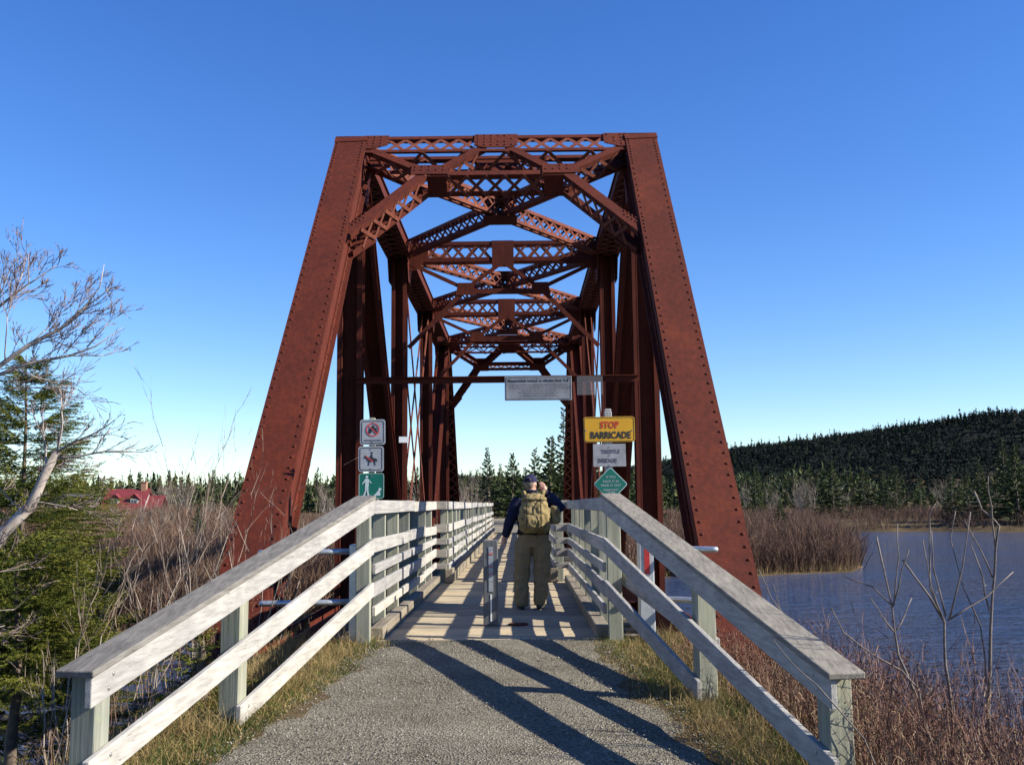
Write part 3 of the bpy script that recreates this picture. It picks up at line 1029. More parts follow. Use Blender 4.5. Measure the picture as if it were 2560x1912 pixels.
ROWS = [(1.42, 0.14), (1.02, 0.14), (0.77, 0.10), (0.58, 0.135), (0.34, 0.095)]
BT = 0.038
SIDES = {-1: dict(f1=-1.09, f2=-0.87, corner_y=10.12), 1: dict(f1=1.20, f2=0.96, corner_y=10.15)}
for sx, S in SIDES.items():
    word = "left" if sx < 0 else "right"
    light = "sunlit pale" if sx < 0 else "shaded blue grey"
    rail = root("deck_railing", (S['f1'], 10.2, 0), f"{light} wooden plank railing along the {word} side of the boardwalk", "railing")
    x1, x2 = S['f1'] + sx * BT / 2, S['f2'] + sx * BT / 2
    Y1 = 17.7
    for r_, (zt, h) in enumerate(ROWS):
        ys = S['corner_y'] + (0.0 if r_ in (0, 1, 3) else 0.12)
        cuts = [ys] + ([ys + 2.6 + 0.55 * ((r_ * 7) % 3), ys + 5.2 + 0.3 * (r_ % 2)] if r_ else [ys + 3.9]) + [Y1]
        for a, b_ in zip(cuts[:-1], cuts[1:]):
            board("rail_board", (x1, a + 0.004, zt), (x1, b_ - 0.004, zt + random.uniform(-0.01, 0.01)), h, BT, rail, M['wood_y'], 0.012)
        # return boards where the walkway narrows
        mb = MB()
        xa, xb = S['f1'] + sx * 0.05, S['f2'] + sx * (BT + 0.004)
        mb.box(((xa + xb) / 2, Y1 + 0.022, zt - h / 2), (abs(xa - xb), 0.036, h))
        mb.build("return_board", M['wood_x'], rail, bevel=0.005)
        y0 = Y1 + 0.045
        step = [3.1, 2.6, 3.4, 2.6, 3.0][r_]
        y = y0
        while y < 47.2:
            b_ = min(y + step, 47.3)
            board("rail_board", (x2, y + 0.005, zt), (x2, b_ - 0.005, zt), h, BT, rail, M['wood_y'], 0.010)
            y = b_
    xo = S['f1'] + sx * (BT + 0.075)
    post(rail, xo + sx * 0.0, S['corner_y'] + 0.06, -0.35, 1.37, 0.14, 0.10)
    for y in (11.3, 12.5, 13.7, 14.9, 16.1, 17.2):
        post(rail, xo, y, -0.05, 1.35, 0.14, 0.085)
    xo = S['f2'] + sx * (BT + 0.072)
    for y in np.arange(18.0, 47.2, 1.22):
        post(rail, xo, float(y), -0.05, 1.35, 0.135, 0.085)
    for y in (18.2, 33.0, 39.8):
        mb = MB()
        mb.beam((xo + sx * 0.08, y, 1.0), (xo + sx * 0.62, y, -0.06), 0.09, 0.038, (sx, 0, 0.5))
        mb.build("outer_brace", M['wood_z'], rail)
    # kerb timbers
    y = 10.36
    j = 0
    while y < 47.3:
        ln = 2.44
        first = y < Y1 - 0.3
        b_ = min(y + ln, Y1 if first else 47.4)
        xk = (S['f1'] - sx * 0.03 + sx * 0.035) if first else (S['f2'] + sx * 0.0)
        top = 0.13 if first else 0.25
        mb = MB()
        mb.box((xk + random.uniform(-0.006, 0.006), (y + b_) / 2, top / 2 + 0.003), (0.14, b_ - y - 0.012, top - 0.006))
        mb.build("kerb_timber", M['kerb_wood'], rail, bevel=0.012, seg=2)
        y = b_
        j += 1

# flared approach railings
APP = {-1: dict(c=(-1.09, 10.12), A=(-1.50, 7.0), e=(-1.735, 5.13), ze=0.545, zA=0.86),
       1: dict(c=(1.20, 10.15), A=(1.63, 7.6), e=(1.94, 5.37), ze=0.465, zA=0.92)}
for sx, S in APP.items():
    word = "left" if sx < 0 else "right"
    lab = ("bright white weathered sloping approach railing flaring out on the left of the path" if sx < 0
           else "shaded grey sloping approach railing with weathered cap flaring out on the right of the path")
    rail = root("approach_railing", (S['A'][0], S['A'][1], 0), lab, "railing")
    c, A, e = (Vector((*S[k], 0)) for k in ('c', 'A', 'e'))
    dirv = (e - c).normalized()
    out = Vector((dirv.y, -dirv.x, 0))
    if out.x * sx < 0:
        out = -out
    e2 = e + dirv * 0.08
    def zt(p, off):
        t = (p - c).dot(dirv) / (e - c).length
        return (1.42 + (S['ze'] - 1.42) * t) - off
    mid = out * (BT / 2)
    def run(name, off, pa, pb, h, mat, t=BT, shift=0.0):
        a = pa + mid + out * shift; b_ = pb + mid + out * shift
        a = Vector((a.x, a.y, zt(pa, off))); b_ = Vector((b_.x, b_.y, zt(pb, off)))
        d = (b_ - a).normalized()
        mb = MB()
        up = Vector((0, 0, 1))
        vs_ = []
        for p in (a, b_):
            for o_ in (-t / 2, t / 2):
                for zz in (0, -h):
                    vs_.append(p + out * o_ + up * zz)
        mb.add(vs_, [(0, 1, 3, 2), (4, 6, 7, 5), (0, 2, 6, 4), (1, 5, 7, 3), (0, 4, 5, 1), (2, 3, 7, 6)])
        o = mb.build(name, mat, rail, bevel=0.006, seg=2)
        return o
    run("top_board", 0.0, c, e2, 0.15, M['wood_y'])
    run("middle_board", 0.40, c, e2, 0.145, M['wood_y'])
    Aend = A + dirv * 0.10
    run("bottom_board", 0.82, c, Aend, 0.14, M['wood_y'])
    # cap board lying on top, overhanging outward
    a = c + out * 0.085; b_ = e2 + out * 0.085 + dirv * 0.02
    mb = MB()
    mb.beam((a.x, a.y, zt(c, 0) + 0.022), (b_.x, b_.y, zt(e2, 0) + 0.018), 0.205, 0.036, (0, 0, 1))
    mb.build("cap_board", M['cap_wood'], rail, bevel=0.007, seg=2)
    ang = math.atan2(dirv.y, dirv.x) + math.pi / 2
    for p, w in ((A, 0.14), (e, 0.135)):
        q = p + out * (BT + w / 2 + 0.002) - dirv * (0.10 if p is e else 0.02)
        post(rail, q.x, q.y, -0.45, zt(p, 0.008) - 0.01, w, 0.14, rot=ang)
    for p in (A, e):
        for off in (0.0, 0.40) + ((0.82,) if p is A else ()):
            for dzb in (0.045, 0.105):
                q = p - dirv * ((0.03 if dzb < 0.08 else -0.01) + (0.09 if p is e else 0))
                mb = MB()
                zb = zt(q, off) - dzb
                mb.tube([Vector((q.x, q.y, zb)) + out * 0.004, Vector((q.x, q.y, zb)) - out * 0.004, Vector((q.x, q.y, zb)) - out * 0.006], [0.011, 0.011, 0.007], 8)
                mb.build("bolt_head", M['bolt'], rail)
    # board nailed to the outer side of the posts
    q0 = c + out * (BT + 0.16); q1 = A + out * (BT + 0.165)
    mb = MB()
    mb.beam((q0.x, q0.y + 0.25, zt(c, 0.80)), (q1.x, q1.y, zt(A, 0.62)), 0.036, 0.13, (0, 0, 1))
    if sx > 0: mb.build("rear_board", M['wood_y'], rail, bevel=0.005)

# ------------------------------------------------------------------ pipe barriers beside the deck
for sx, xp, x_out, lab in ((-1, -1.28, -2.25, "galvanised pipe barrier reaching out from the left railing by the red end post"),
                           (1, 1.64, 2.30, "white steel gate post with red reflector and pipes on the right")):
    g = root("pipe_barrier", (xp, 10.3, -0.4), lab, "barrier", "pipe barriers beside the deck")
    wht = mat_plain("white_paint", (0.33, 0.35, 0.36), 0.5, 0.15, 14) if sx > 0 else M["galv"]
    mb = MB()
    mb.box((xp, 10.3, 0.28), (0.155, 0.155, 1.38))
    mb.build("gate_post", wht, g, bevel=0.012, seg=2)
    for zz, ex in ((0.90, 0), (0.40, -0.02 * sx)):
        mb = MB()
        yb = 10.3 - (0.35 if sx > 0 else 0.15)
        mb.tube([(xp + sx * 0.07, 10.26, zz), (xp + sx * 0.30, 10.2, zz), (x_out - sx * 0.04 + ex, yb, zz), (x_out + ex, yb, zz), (x_out + sx * 0.012 + ex, yb, zz)],
                [0.03, 0.03, 0.03, 0.027, 0.012], 12)
        mb.build("pipe", M['galv'], g, smooth=True)
    if sx > 0:
        mb = MB()
        mb.box((xp + 0.005, 10.3 - 0.082, 0.80), (0.052, 0.006, 0.30))
        mb.build("red_reflector", mat_plain("red_reflector", (0.36, 0.02, 0.018), 0.45, 0.2, 30), g)

# ------------------------------------------------------------------ bollard and socket plate on the deck
bol = root("bollard", (0.03, 11.6, 0), "square grey timber bollard standing in the middle of the boardwalk", "bollard")
mb = MB()
mb.box((0.03, 11.6, 0.478), (0.165, 0.148, 0.952))
mb.build("bollard_post", mat_wood("bollard_wood", 'z', (0.17, 0.18, 0.185), (0.09, 0.095, 0.10)), bol, bevel=0.008, seg=2)
mb = MB()
mb.box((0.035, 11.523, 0.63), (0.05, 0.004, 0.50))
mb.build("faded_sticker", mat_plain("faded_white_sticker", (0.25, 0.27, 0.29), 0.6, 0.4, 60), bol)
mb = MB()
for zz, hh in ((0.80, 0.02), (0.66, 0.018), (0.575, 0.012)):
    mb.box((0.035, 11.5195, zz), (0.042, 0.003, hh))
mb.build("red_mark", mat_plain("faded_red", (0.42, 0.10, 0.09), 0.6, 0.3, 50), bol)
mb = MB()
mb.box((0.036, 11.523, 0.20), (0.016, 0.004, 0.30))
mb.build("white_stripe", mat_plain("white_stripe", (0.72, 0.72, 0.70), 0.6, 0.12, 50), bol)
mb = MB()
mb.tube([(0.34, 11.62, 0.002), (0.34, 11.62, 0.012), (0.34, 11.62, 0.016)], [0.115, 0.115, 0.10], 20)
sk = mb.build("socket_lid", M['rust'], None, (0.34, 11.62, 0.0))
tag(sk, "small round rusty metal lid lying on the planks beside the bollard", "lid")

# ------------------------------------------------------------------ signs
def rounded(w, h, r_, n=4):
    pts = []
    for cx, cy, a0 in ((w / 2 - r_, h / 2 - r_, 0), (-w / 2 + r_, h / 2 - r_, 90), (-w / 2 + r_, -h / 2 + r_, 180), (w / 2 - r_, -h / 2 + r_, 270)):
        for k in range(n + 1):
            a = R(a0 + 90 * k / n)
            pts.append((cx + r_ * math.cos(a), cy + r_ * math.sin(a)))
    return pts

def flat(name, poly, c, mat, parent, t=0.0015, rot=0.0):
    mb = MB()
    ux = Vector((math.cos(rot), 0, math.sin(rot)))
    uz = Vector((-math.sin(rot), 0, math.cos(rot)))
    mb.prism(poly, c, ux, uz, t)
    return mb.build(name, mat, parent)

def ring_poly(name, outer, inner, c, mat, parent, rot=0.0, t=0.0015):
    mb = MB()
    ux = Vector((math.cos(rot), 0, math.sin(rot))); uz = Vector((-math.sin(rot), 0, math.cos(rot)))
    n = len(outer)
    c = Vector(c)
    vs_ = []
    for yy in (-t / 2, t / 2):
        vs_ += [c + ux * p[0] + uz * p[1] + Vector((0, yy, 0)) for p in outer]
        vs_ += [c + ux * p[0] + uz * p[1] + Vector((0, yy, 0)) for p in inner]
    fs_ = []
    for i in range(n):
        j = (i + 1) % n
        fs_ += [(i, j, n + j, n + i), (2 * n + i, 3 * n + i, 3 * n + j, 2 * n + j), (i, 2 * n + i, 2 * n + j, j), (n + i, n + j, 3 * n + j, 3 * n + i)]
    mb.add(vs_, fs_)
    return mb.build(name, mat, parent)

def circle(r_, n=28):
    return [(r_ * math.cos(6.2832 * k / n), r_ * math.sin(6.2832 * k / n)) for k in range(n)]

M['sign_white'] = mat_plain("sign_white", (0.30, 0.31, 0.325), 0.45, 0.14, 6)
M['notice_shaded'] = mat_plain("shaded_notice_white", (0.20, 0.21, 0.23), 0.5, 0.3, 5)  # truss shade on the white board is put into this darker grey-blue
M['sign_black'] = mat_plain("sign_black", (0.015, 0.016, 0.02), 0.5, 0.2)
M['sign_red'] = mat_plain("sign_red", (0.52, 0.045, 0.035), 0.5, 0.15)
M['sign_green'] = mat_plain("sign_green", (0.0, 0.115, 0.078), 0.45, 0.12, 6)
M['sign_yellow'] = mat_plain("sign_yellow", (0.56, 0.285, 0.006), 0.45, 0.06, 5)
M['sign_yred'] = mat_plain("sign_stop_red", (0.48, 0.045, 0.015), 0.5, 0.08)
M['sign_pale'] = mat_plain("sign_pale_lettering", (0.44, 0.50, 0.49), 0.5, 0.12, 30)
M['sign_grey'] = mat_plain("sign_grey_board", (0.25, 0.25, 0.26), 0.7, 0.25, 9)
M['stencil'] = mat_plain("worn_stencil", (0.085, 0.085, 0.10), 0.7, 0.35, 40)
M['alu'] = mat_plain("sign_aluminium", (0.55, 0.56, 0.58), 0.45, 0.1, 10, 0.6)

SY = 12.0
ls = root("trail_sign_post", (-1.40, SY, -0.3), "post with two white prohibition signs above a green walker and dog sign", "signpost")
mb = MB()
mb.box((-1.40, SY + 0.045, 1.05), (0.07, 0.06, 2.72))
mb.build("sign_post", M['wood_z'], ls, bevel=0.004)
sz = 0.305
def sign_square(zc, dx, face, border, name, rot):
    c = Vector((-1.40 + dx, SY, zc))
    pl = flat(name, rounded(sz, sz, 0.032), c, face, ls, 0.003, rot)
    if border:
        ring_poly("border", rounded(sz - 0.035, sz - 0.035, 0.024), rounded(sz - 0.048, sz - 0.048, 0.018), c + Vector((0, -0.003, 0)), border, pl, rot)
    for bz in (0.115, -0.115):
        mb = MB()
        mb.tube([c + Vector((0, -0.001, bz)), c + Vector((0, -0.007, bz))], 0.007, 8)
        mb.build("bolt", M['bolt'], pl)
    return pl, c
# no motor bikes
pl, c = sign_square(2.235, 0.012, M['sign_white'], M['sign_black'], "prohibition_sign", 0.01)
f3 = Vector((0, -0.0045, 0))
ring_poly("red_ring", circle(0.082), circle(0.070), c + f3 + Vector((0, 0, 0.03)), M['sign_red'], pl)
mb = MB()
cc = c + f3 * 0.8 + Vector((0, 0, 0.03))
for wx in (-0.034, 0.036):
    mb.prism(circle(0.020, 14), cc + Vector((wx, 0, -0.028)), (1, 0, 0), (0, 0, 1), 0.0012)
mb.prism([(-0.045, -0.012), (0.045, -0.012), (0.055, 0.012), (0.02, 0.008), (-0.02, 0.015), (-0.05, 0.008)], cc, (1, 0, 0), (0, 0, 1), 0.0012)
mb.prism([(-0.01, 0.01), (0.012, 0.012), (0.02, 0.045), (0.0, 0.052), (-0.016, 0.042)], cc, (1, 0, 0), (0, 0, 1), 0.0012)
mb.prism([(0.01, 0.035), (0.046, 0.016), (0.042, 0.008), (0.006, 0.026)], cc, (1, 0, 0), (0, 0, 1), 0.0012)
mb.build("vehicle_symbol", M['sign_black'], pl)
mb = MB()
mb.prism([(-0.078, -0.006), (0.078, -0.006), (0.078, 0.006), (-0.078, 0.006)], c + f3 * 1.2 + Vector((0, 0, 0.03)), (math.cos(R(-45)), 0, math.sin(R(-45))), (math.sin(R(45)), 0, math.cos(R(45))), 0.0012)
mb.build("red_slash", M['sign_red'], pl)
mb = MB()
for q in range(9):
    mb.box(c + Vector((-0.095 + q * 0.0238, -0.0035, -0.098)), (0.016, 0.0015, 0.012 + 0.006 * (q % 2)))
mb.build("faded_lettering", M['stencil'], pl)
# no horses
pl, c = sign_square(1.914, -0.006, M['sign_white'], M['sign_black'], "prohibition_sign", 0.005)
mb = MB()
h = [(-0.085, 0.012), (-0.075, 0.042), (-0.052, 0.036), (-0.030, 0.012), (0.045, 0.010), (0.068, 0.0), (0.078, -0.03), (0.066, -0.03), (0.058, -0.012),
     (0.050, -0.03), (0.056, -0.075), (0.044, -0.075), (0.034, -0.032), (-0.016, -0.032), (-0.022, -0.078), (-0.034, -0.078), (-0.030, -0.034), (-0.048, -0.012), (-0.064, 0.014), (-0.078, 0.004)]
mb.prism(h, c + f3 * 0.8, (1, 0, 0), (0, 0, 1), 0.0012)
mb.prism([(-0.004, 0.008), (0.022, 0.010), (0.018, 0.052), (0.004, 0.055), (-0.004, 0.04)], c + f3 * 0.82, (1, 0, 0), (0, 0, 1), 0.0012)
mb.prism(circle(0.013, 12), c + f3 * 0.8 + Vector((0.010, 0, 0.072)), (1, 0, 0), (0, 0, 1), 0.0012)
mb.prism([(0.002, 0.04), (-0.03, 0.022), (-0.028, 0.015), (0.004, 0.028)], c + f3 * 0.84, (1, 0, 0), (0, 0, 1), 0.0012)
mb.build("horse_rider_symbol", M['sign_black'], pl)
mb = MB()
mb.prism([(-0.062, 0.036), (0.026, -0.024), (0.018, -0.036), (-0.068, 0.026)], c + f3 * 1.25, (1, 0, 0), (0, 0, 1), 0.0012)
mb.build("red_slash", M['sign_red'], pl)
# green walker with dog
pl, c = sign_square(1.592, 0.0, M['sign_green'], None, "walking_sign", 0.0)
ring_poly("border", rounded(sz - 0.006, sz - 0.006, 0.03), rounded(sz - 0.016, sz - 0.016, 0.025), c + Vector((0, -0.003, 0)), M['sign_pale'], pl)
mb = MB()
q = c + f3 * 0.8 + Vector((-0.055, 0, 0.0))
mb.prism(circle(0.0165, 14), q + Vector((0.0, 0, 0.108)), (1, 0, 0), (0, 0, 1), 0.0012)
mb.prism([(-0.022, 0.086), (0.020, 0.086), (0.026, 0.05), (0.022, -0.012), (-0.020, -0.012), (-0.018, 0.04)], q, (1, 0, 0), (0, 0, 1), 0.0012)
mb.prism([(-0.020, 0.084), (-0.030, 0.066), (-0.058, 0.026), (-0.048, 0.02), (-0.014, 0.056)], q + Vector((0, .0001, 0)), (1, 0, 0), (0, 0, 1), 0.0012)
mb.prism([(0.018, 0.084), (0.058, 0.038), (0.052, 0.028), (0.02, 0.06)], q + Vector((0, .0001, 0)), (1, 0, 0), (0, 0, 1), 0.0012)
mb.prism([(-0.020, -0.010), (0.002, -0.010), (-0.004, -0.06), (-0.022, -0.118), (-0.046, -0.118), (-0.022, -0.06)], q + Vector((0, .0001, 0)), (1, 0, 0), (0, 0, 1), 0.0012)
mb.prism([(0.000, -0.010), (0.021, -0.010), (0.020, -0.06), (0.034, -0.118), (0.010, -0.118), (0.002, -0.062)], q + Vector((0, .0001, 0)), (1, 0, 0), (0, 0, 1), 0.0012)
mb.build("walker_symbol", M['sign_pale'], pl)
mb = MB()
q = c + f3 * 0.8 + Vector((0.078, 0, -0.07))
mb.prism([(-0.048, -0.046), (0.026, -0.046), (0.030, -0.030), (0.024, 0.012), (0.042, 0.020), (0.046, 0.032), (0.018, 0.050), (0.010, 0.040), (0.004, 0.014), (-0.026, -0.022), (-0.046, -0.036)], q, (1, 0, 0), (0, 0, 1), 0.0012)
mb.build("dog_symbol", M['sign_pale'], pl)

rs = root("bridge_sign_post", (1.445, SY, -0.3), "post with yellow barricade sign, grey board and green diamond on the right", "signpost")
mb = MB()
mb.box((1.445, SY + 0.055, 1.10), (0.09, 0.09, 2.72))
mb.box((1.445, SY + 0.055, 2.475), (0.075, 0.075, 0.03))
mb.build("sign_post", mat_wood("pale_sign_post", 'z', (0.48, 0.48, 0.46), (0.32, 0.32, 0.30)), rs, bevel=0.006)
c = Vector((1.455, SY, 2.240)); yr = 0.008
pl = flat("stop_barricade_sign", rounded(0.615, 0.305, 0.035), c, M['sign_yellow'], rs, 0.003, yr)
ring_poly("border", rounded(0.597, 0.287, 0.03), rounded(0.587, 0.277, 0.026), c + Vector((0, -0.003, 0)), M['sign_black'], pl, yr)
place_text("stop_lettering", "STOP", M['sign_yred'], pl, c + Vector((0.004, -0.004, 0.055)), 0.082, 0.225, 0.0035)
place_text("barricade_lettering", "BARRICADE", M['sign_black'], pl, c + Vector((0.016, -0.004, -0.068)), 0.082, 0.485, 0.0035)
for dx in (-0.275, 0.275):
    mb = MB(); mb.tube([c + Vector((dx, -0.001, -0.01)), c + Vector((dx, -0.006, -0.01))], 0.008, 8); mb.build("bolt", M['bolt'], pl)
c = Vector((1.452, SY, 1.930))
pl = flat("grey_board", [(-0.195, -0.135), (0.195, -0.135), (0.195, 0.135), (-0.195, 0.135)], c, M['sign_grey'], rs, 0.008, 0.006)
place_text("trestle_lettering", "TRESTLE", M['stencil'], pl, c + Vector((0.012, -0.006, 0.045)), 0.046, 0.225, 0.001)
place_text("bridge_lettering", "BRIDGE", M['stencil'], pl, c + Vector((-0.025, -0.006, -0.062)), 0.048, 0.225, 0.002)
for dz in (0.10, 0.0, -0.115):
    mb = MB(); mb.tube([c + Vector((0, -0.004, dz)), c + Vector((0, -0.010, dz))], 0.006, 8); mb.build("bolt", M['bolt'], pl)
c = Vector((1.458, SY, 1.585))
dia = rounded(0.292, 0.292, 0.028)
pl = flat("diamond_sign", dia, c, M['sign_pale'], rs, 0.003, R(45))
flat("green_face", rounded(0.276, 0.276, 0.022), c + Vector((0, -0.0028, 0)), M['sign_green'], pl, 0.0015, R(45))
for tx, dz, hh, ww in (("IF YOU", 0.086, 0.024, 0.115), ("PACK IT IN", 0.034, 0.026, 0.185), ("PACK IT OUT", -0.014, 0.026, 0.24),
                       ("PLEASE DON'T", -0.068, 0.020, 0.18), ("LITTER", -0.102, 0.020, 0.10)):
    place_text("diamond_lettering", tx, M['sign_white'], pl, c + Vector((0.004, -0.0045, dz)), hh, ww, 0.0009)

# cross bar with the trail notice
bar = root("sign_crossbar", (0, 17.72, 3.57), "rusty steel bar spanning the bridge posts and carrying the trail notice", "crossbar")
mb = MB()
mb.box((0, 17.74, 3.57), (5.06, 0.016, 0.115))
mb.box((0, 17.70, 3.62), (5.06, 0.08, 0.014))
mb.build("angle_bar", M['rust'], bar)
nb = root("trail_notice", (0.70, 17.64, 3.15), "white bordered trail notice board hanging under the rusty crossbar", "notice board")
c = Vector((0.72, 17.645, 3.395))
mb = MB(); mb.box(c, (1.19, 0.012, 0.43))
pl = mb.build("notice_panel", M['notice_shaded'], nb, bevel=0.003)
ring_poly("border", rounded(1.15, 0.395, 0.02), rounded(1.135, 0.38, 0.015), c + Vector((0, -0.0075, 0)), M['sign_black'], pl)
place_text("notice_title", "Musquodoboit Harbour to Gibraltar Rock Trail", M['sign_black'], pl, c + Vector((0, -0.0075, 0.132)), 0.050, 1.08, 0.0012)
rl = random.Random(3)
mb = MB()
for zz, w in ((0.065, 1.02), (0.030, 1.04), (-0.004, 1.04), (-0.04, 0.60), (-0.075, 0.70), (-0.108, 0.52), (-0.140, 0.64)):
    x = -w / 2
    while x < w / 2:
        wl_ = rl.uniform(0.02, 0.075)
        mb.box(c + Vector((x + wl_ / 2, -0.0068, zz + rl.uniform(-.001, .001))), (wl_, 0.0012, 0.011))
        x += wl_ + 0.013
mb.build("small_print", M['stencil'], pl)
for dx in (-0.55, 0.0, 0.55):
    mb = MB(); mb.tube([c + Vector((dx, -0.005, 0.185)), c + Vector((dx, -0.012, 0.185))], 0.010, 8); mb.build("bolt", M['bolt'], pl)
m, nt, b = new_mat("clouded_acrylic")
b.inputs["Base Color"].default_value = (0.55, 0.55, 0.58, 1)
b.inputs["Roughness"].default_value = 0.35
tr = nt.nodes.new("ShaderNodeBsdfTransparent")
mx = nt.nodes.new("ShaderNodeMixShader"); mx.inputs[0].default_value = 0.09
nt.links.new(tr.outputs[0], mx.inputs[1]); nt.links.new(b.outputs[0], mx.inputs[2])
nt.links.new(mx.outputs[0], nt.nodes["Material Output"].inputs["Surface"])
mb = MB(); mb.box((1.64, 17.652, 3.44), (0.46, 0.006, 0.34))
tag(mb.build("acrylic_panel", m, None, (1.64, 17.65, 3.27)), "clouded see-through plastic panel hanging beside the trail notice", "panel")

# ------------------------------------------------------------------ houses on the left bank
def house(loc, L, D, wall_h, roof_h, rot, wall_m, roof_m, dormers, chimney, label, wing=None):
    h = root("house", loc, label, "house")
    Rz = Matrix.Rotation(rot, 3, 'Z')
    P0 = Vector(loc)
    def W(x, y, z): return P0 + Rz @ Vector((x, y, z))
    trim = M['house_trim']
    def bx(mb, c, s): mb.box(W(*c), s, Rz)
    mb = MB(); bx(mb, (0, 0, wall_h / 2), (L, D, wall_h))
    for sg in (-1, 1):
        a = [W(sg * L / 2, -D / 2, wall_h), W(sg * L / 2, D / 2, wall_h), W(sg * L / 2, 0, wall_h + roof_h)]
        mb.add(a, [(0, 1, 2)])
    wall = mb.build("wall", wall_m, h)
    mb = MB()
    ov = 0.35
    for sg in (-1, 1):
        e0, e1 = W(-L / 2 - ov, sg * (D / 2 + ov), wall_h - ov * roof_h / (D / 2)), W(L / 2 + ov, sg * (D / 2 + ov), wall_h - ov * roof_h / (D / 2))
        r0, r1 = W(-L / 2 - ov, 0, wall_h + roof_h), W(L / 2 + ov, 0, wall_h + roof_h)
        up = Vector((0, 0, 0.16))
        mb.add([e0, e1, r1, r0, e0 + up, e1 + up, r1 + up, r0 + up], [(0, 1, 2, 3), (4, 7, 6, 5), (0, 4, 5, 1), (1, 5, 6, 2), (2, 6, 7, 3), (3, 7, 4, 0)])
    roof = mb.build("roof", roof_m, h)
    if chimney:
        mb = MB(); bx(mb, (chimney, 0, wall_h + roof_h + 0.35), (0.75, 0.75, 1.5)); bx(mb, (chimney, 0, wall_h + roof_h + 1.15), (0.9, 0.9, 0.14))
        mb.build("chimney", M['brick'], roof)
    for dx in dormers:
        mb = MB()
        yd = -D / 2 + 0.75
        bx(mb, (dx, yd + 0.9, wall_h + 0.85), (1.25, 1.8, 1.3))
        dm = mb.build("dormer", wall_m, h)
        mb = MB()
        for sg in (-1, 1):
            q = [(dx, yd - 0.15, wall_h + 2.15), (dx + sg * 0.85, yd - 0.15, wall_h + 1.35), (dx + sg * 0.85, yd + 2.2, wall_h + 1.35), (dx, yd + 2.2, wall_h + 2.15)]
            a = [W(*p) for p in q]; u = Vector((0, 0, 0.1))
            mb.add(a + [p + u for p in a], [(0, 1, 2, 3), (7, 6, 5, 4), (0, 4, 5, 1), (1, 5, 6, 2), (2, 6, 7, 3), (3, 7, 4, 0)])
        mb.add([W(dx, yd + 0.005, wall_h + 2.12), W(dx - 0.62, yd + 0.005, wall_h + 1.5), W(dx + 0.62, yd + 0.005, wall_h + 1.5)], [(0, 1, 2)])
        mb.build("dormer_roof", roof_m, dm)
        mb = MB(); bx(mb, (dx, yd - 0.03, wall_h + 0.85), (1.0, 0.06, 1.1)); mb.build("window_frame", trim, dm)
        mb = MB()
        for sg in (-1, 1):
            bx(mb, (dx + sg * 0.22, yd - 0.065, wall_h + 0.85), (0.36, 0.02, 0.9))
        mb.build("window_pane", M['house_glass'], dm)
    n = max(2, int(L // 3))
    for i in range(n):
        xw = -L / 2 + L * (i + 0.5) / n
        mb = MB(); bx(mb, (xw, -D / 2 - 0.02, wall_h * 0.55), (1.1, 0.08, 1.3)); f = mb.build("window", trim, h)
        mb = MB(); bx(mb, (xw, -D / 2 - 0.065, wall_h * 0.55), (0.9, 0.02, 1.1)); mb.build("window_pane", M['house_glass'], f)
    if wing:
        mb = MB(); bx(mb, (L / 2 + wing / 2, 0.8, wall_h * 0.42), (wing, D * 0.7, wall_h * 0.84)); w_ = mb.build("wing_wall", wall_m, h)
        mb = MB()
        for sg in (-1, 1):
            e0, e1 = W(L / 2, 0.8 + sg * D * 0.4, wall_h * 0.8), W(L / 2 + wing + .3, 0.8 + sg * D * 0.4, wall_h * 0.8)
            r0, r1 = W(L / 2, 0.8, wall_h * 0.84 + roof_h * 0.8), W(L / 2 + wing + .3, 0.8, wall_h * 0.84 + roof_h * 0.8)
            up = Vector((0, 0, 0.14))
            mb.add([e0, e1, r1, r0, e0 + up, e1 + up, r1 + up, r0 + up], [(0, 1, 2, 3), (4, 7, 6, 5), (0, 4, 5, 1), (1, 5, 6, 2), (2, 6, 7, 3), (3, 7, 4, 0)])
        mb.build("wing_roof", roof_m, w_)
    return h
M['house_trim'] = mat_plain("house_trim", (0.50, 0.47, 0.38), 0.6, 0.08)
M['house_glass'] = mat_plain("house_glass", (0.05, 0.065, 0.08), 0.15, 0.1)
M['brick'] = mat_plain("chimney_brick", (0.30, 0.16, 0.10), 0.9, 0.3, 8)
M['red_roof'] = mat_plain("red_metal_roof", (0.15, 0.021, 0.024), 0.7, 0.15, 2)
M['dark_roof'] = mat_plain("dark_shingle_roof", (0.045, 0.047, 0.055), 0.9, 0.25, 3)
M['grey_clap'] = mat_plain("grey_shingle_wall", (0.22, 0.21, 0.20), 0.85, 0.12, 3)
M['white_clap'] = mat_plain("white_board_wall", (0.50, 0.50, 0.50), 0.7, 0.06, 3)
def gz(x, y):
    return float(terrain_z(np.array([float(x)]), np.array([float(y)]))[0])
house((-58.0, 150, gz(-58.0, 150) - 0.3), 5.6, 6.0, 2.5, 2.8, 0.05, M['grey_clap'], M['red_roof'], (-1.3, 1.5), 2.2,
      "house with red roof, two dormers and a chimney beyond the brush", 2.0)
house((-74.5, 170, gz(-74.5, 170) - 0.3), 6.0, 5.6, 2.2, 2.5, 0.35, M['white_clap'], M['dark_roof'], (0.6,), None,
      "dark roofed house with white gable at the far left treeline")

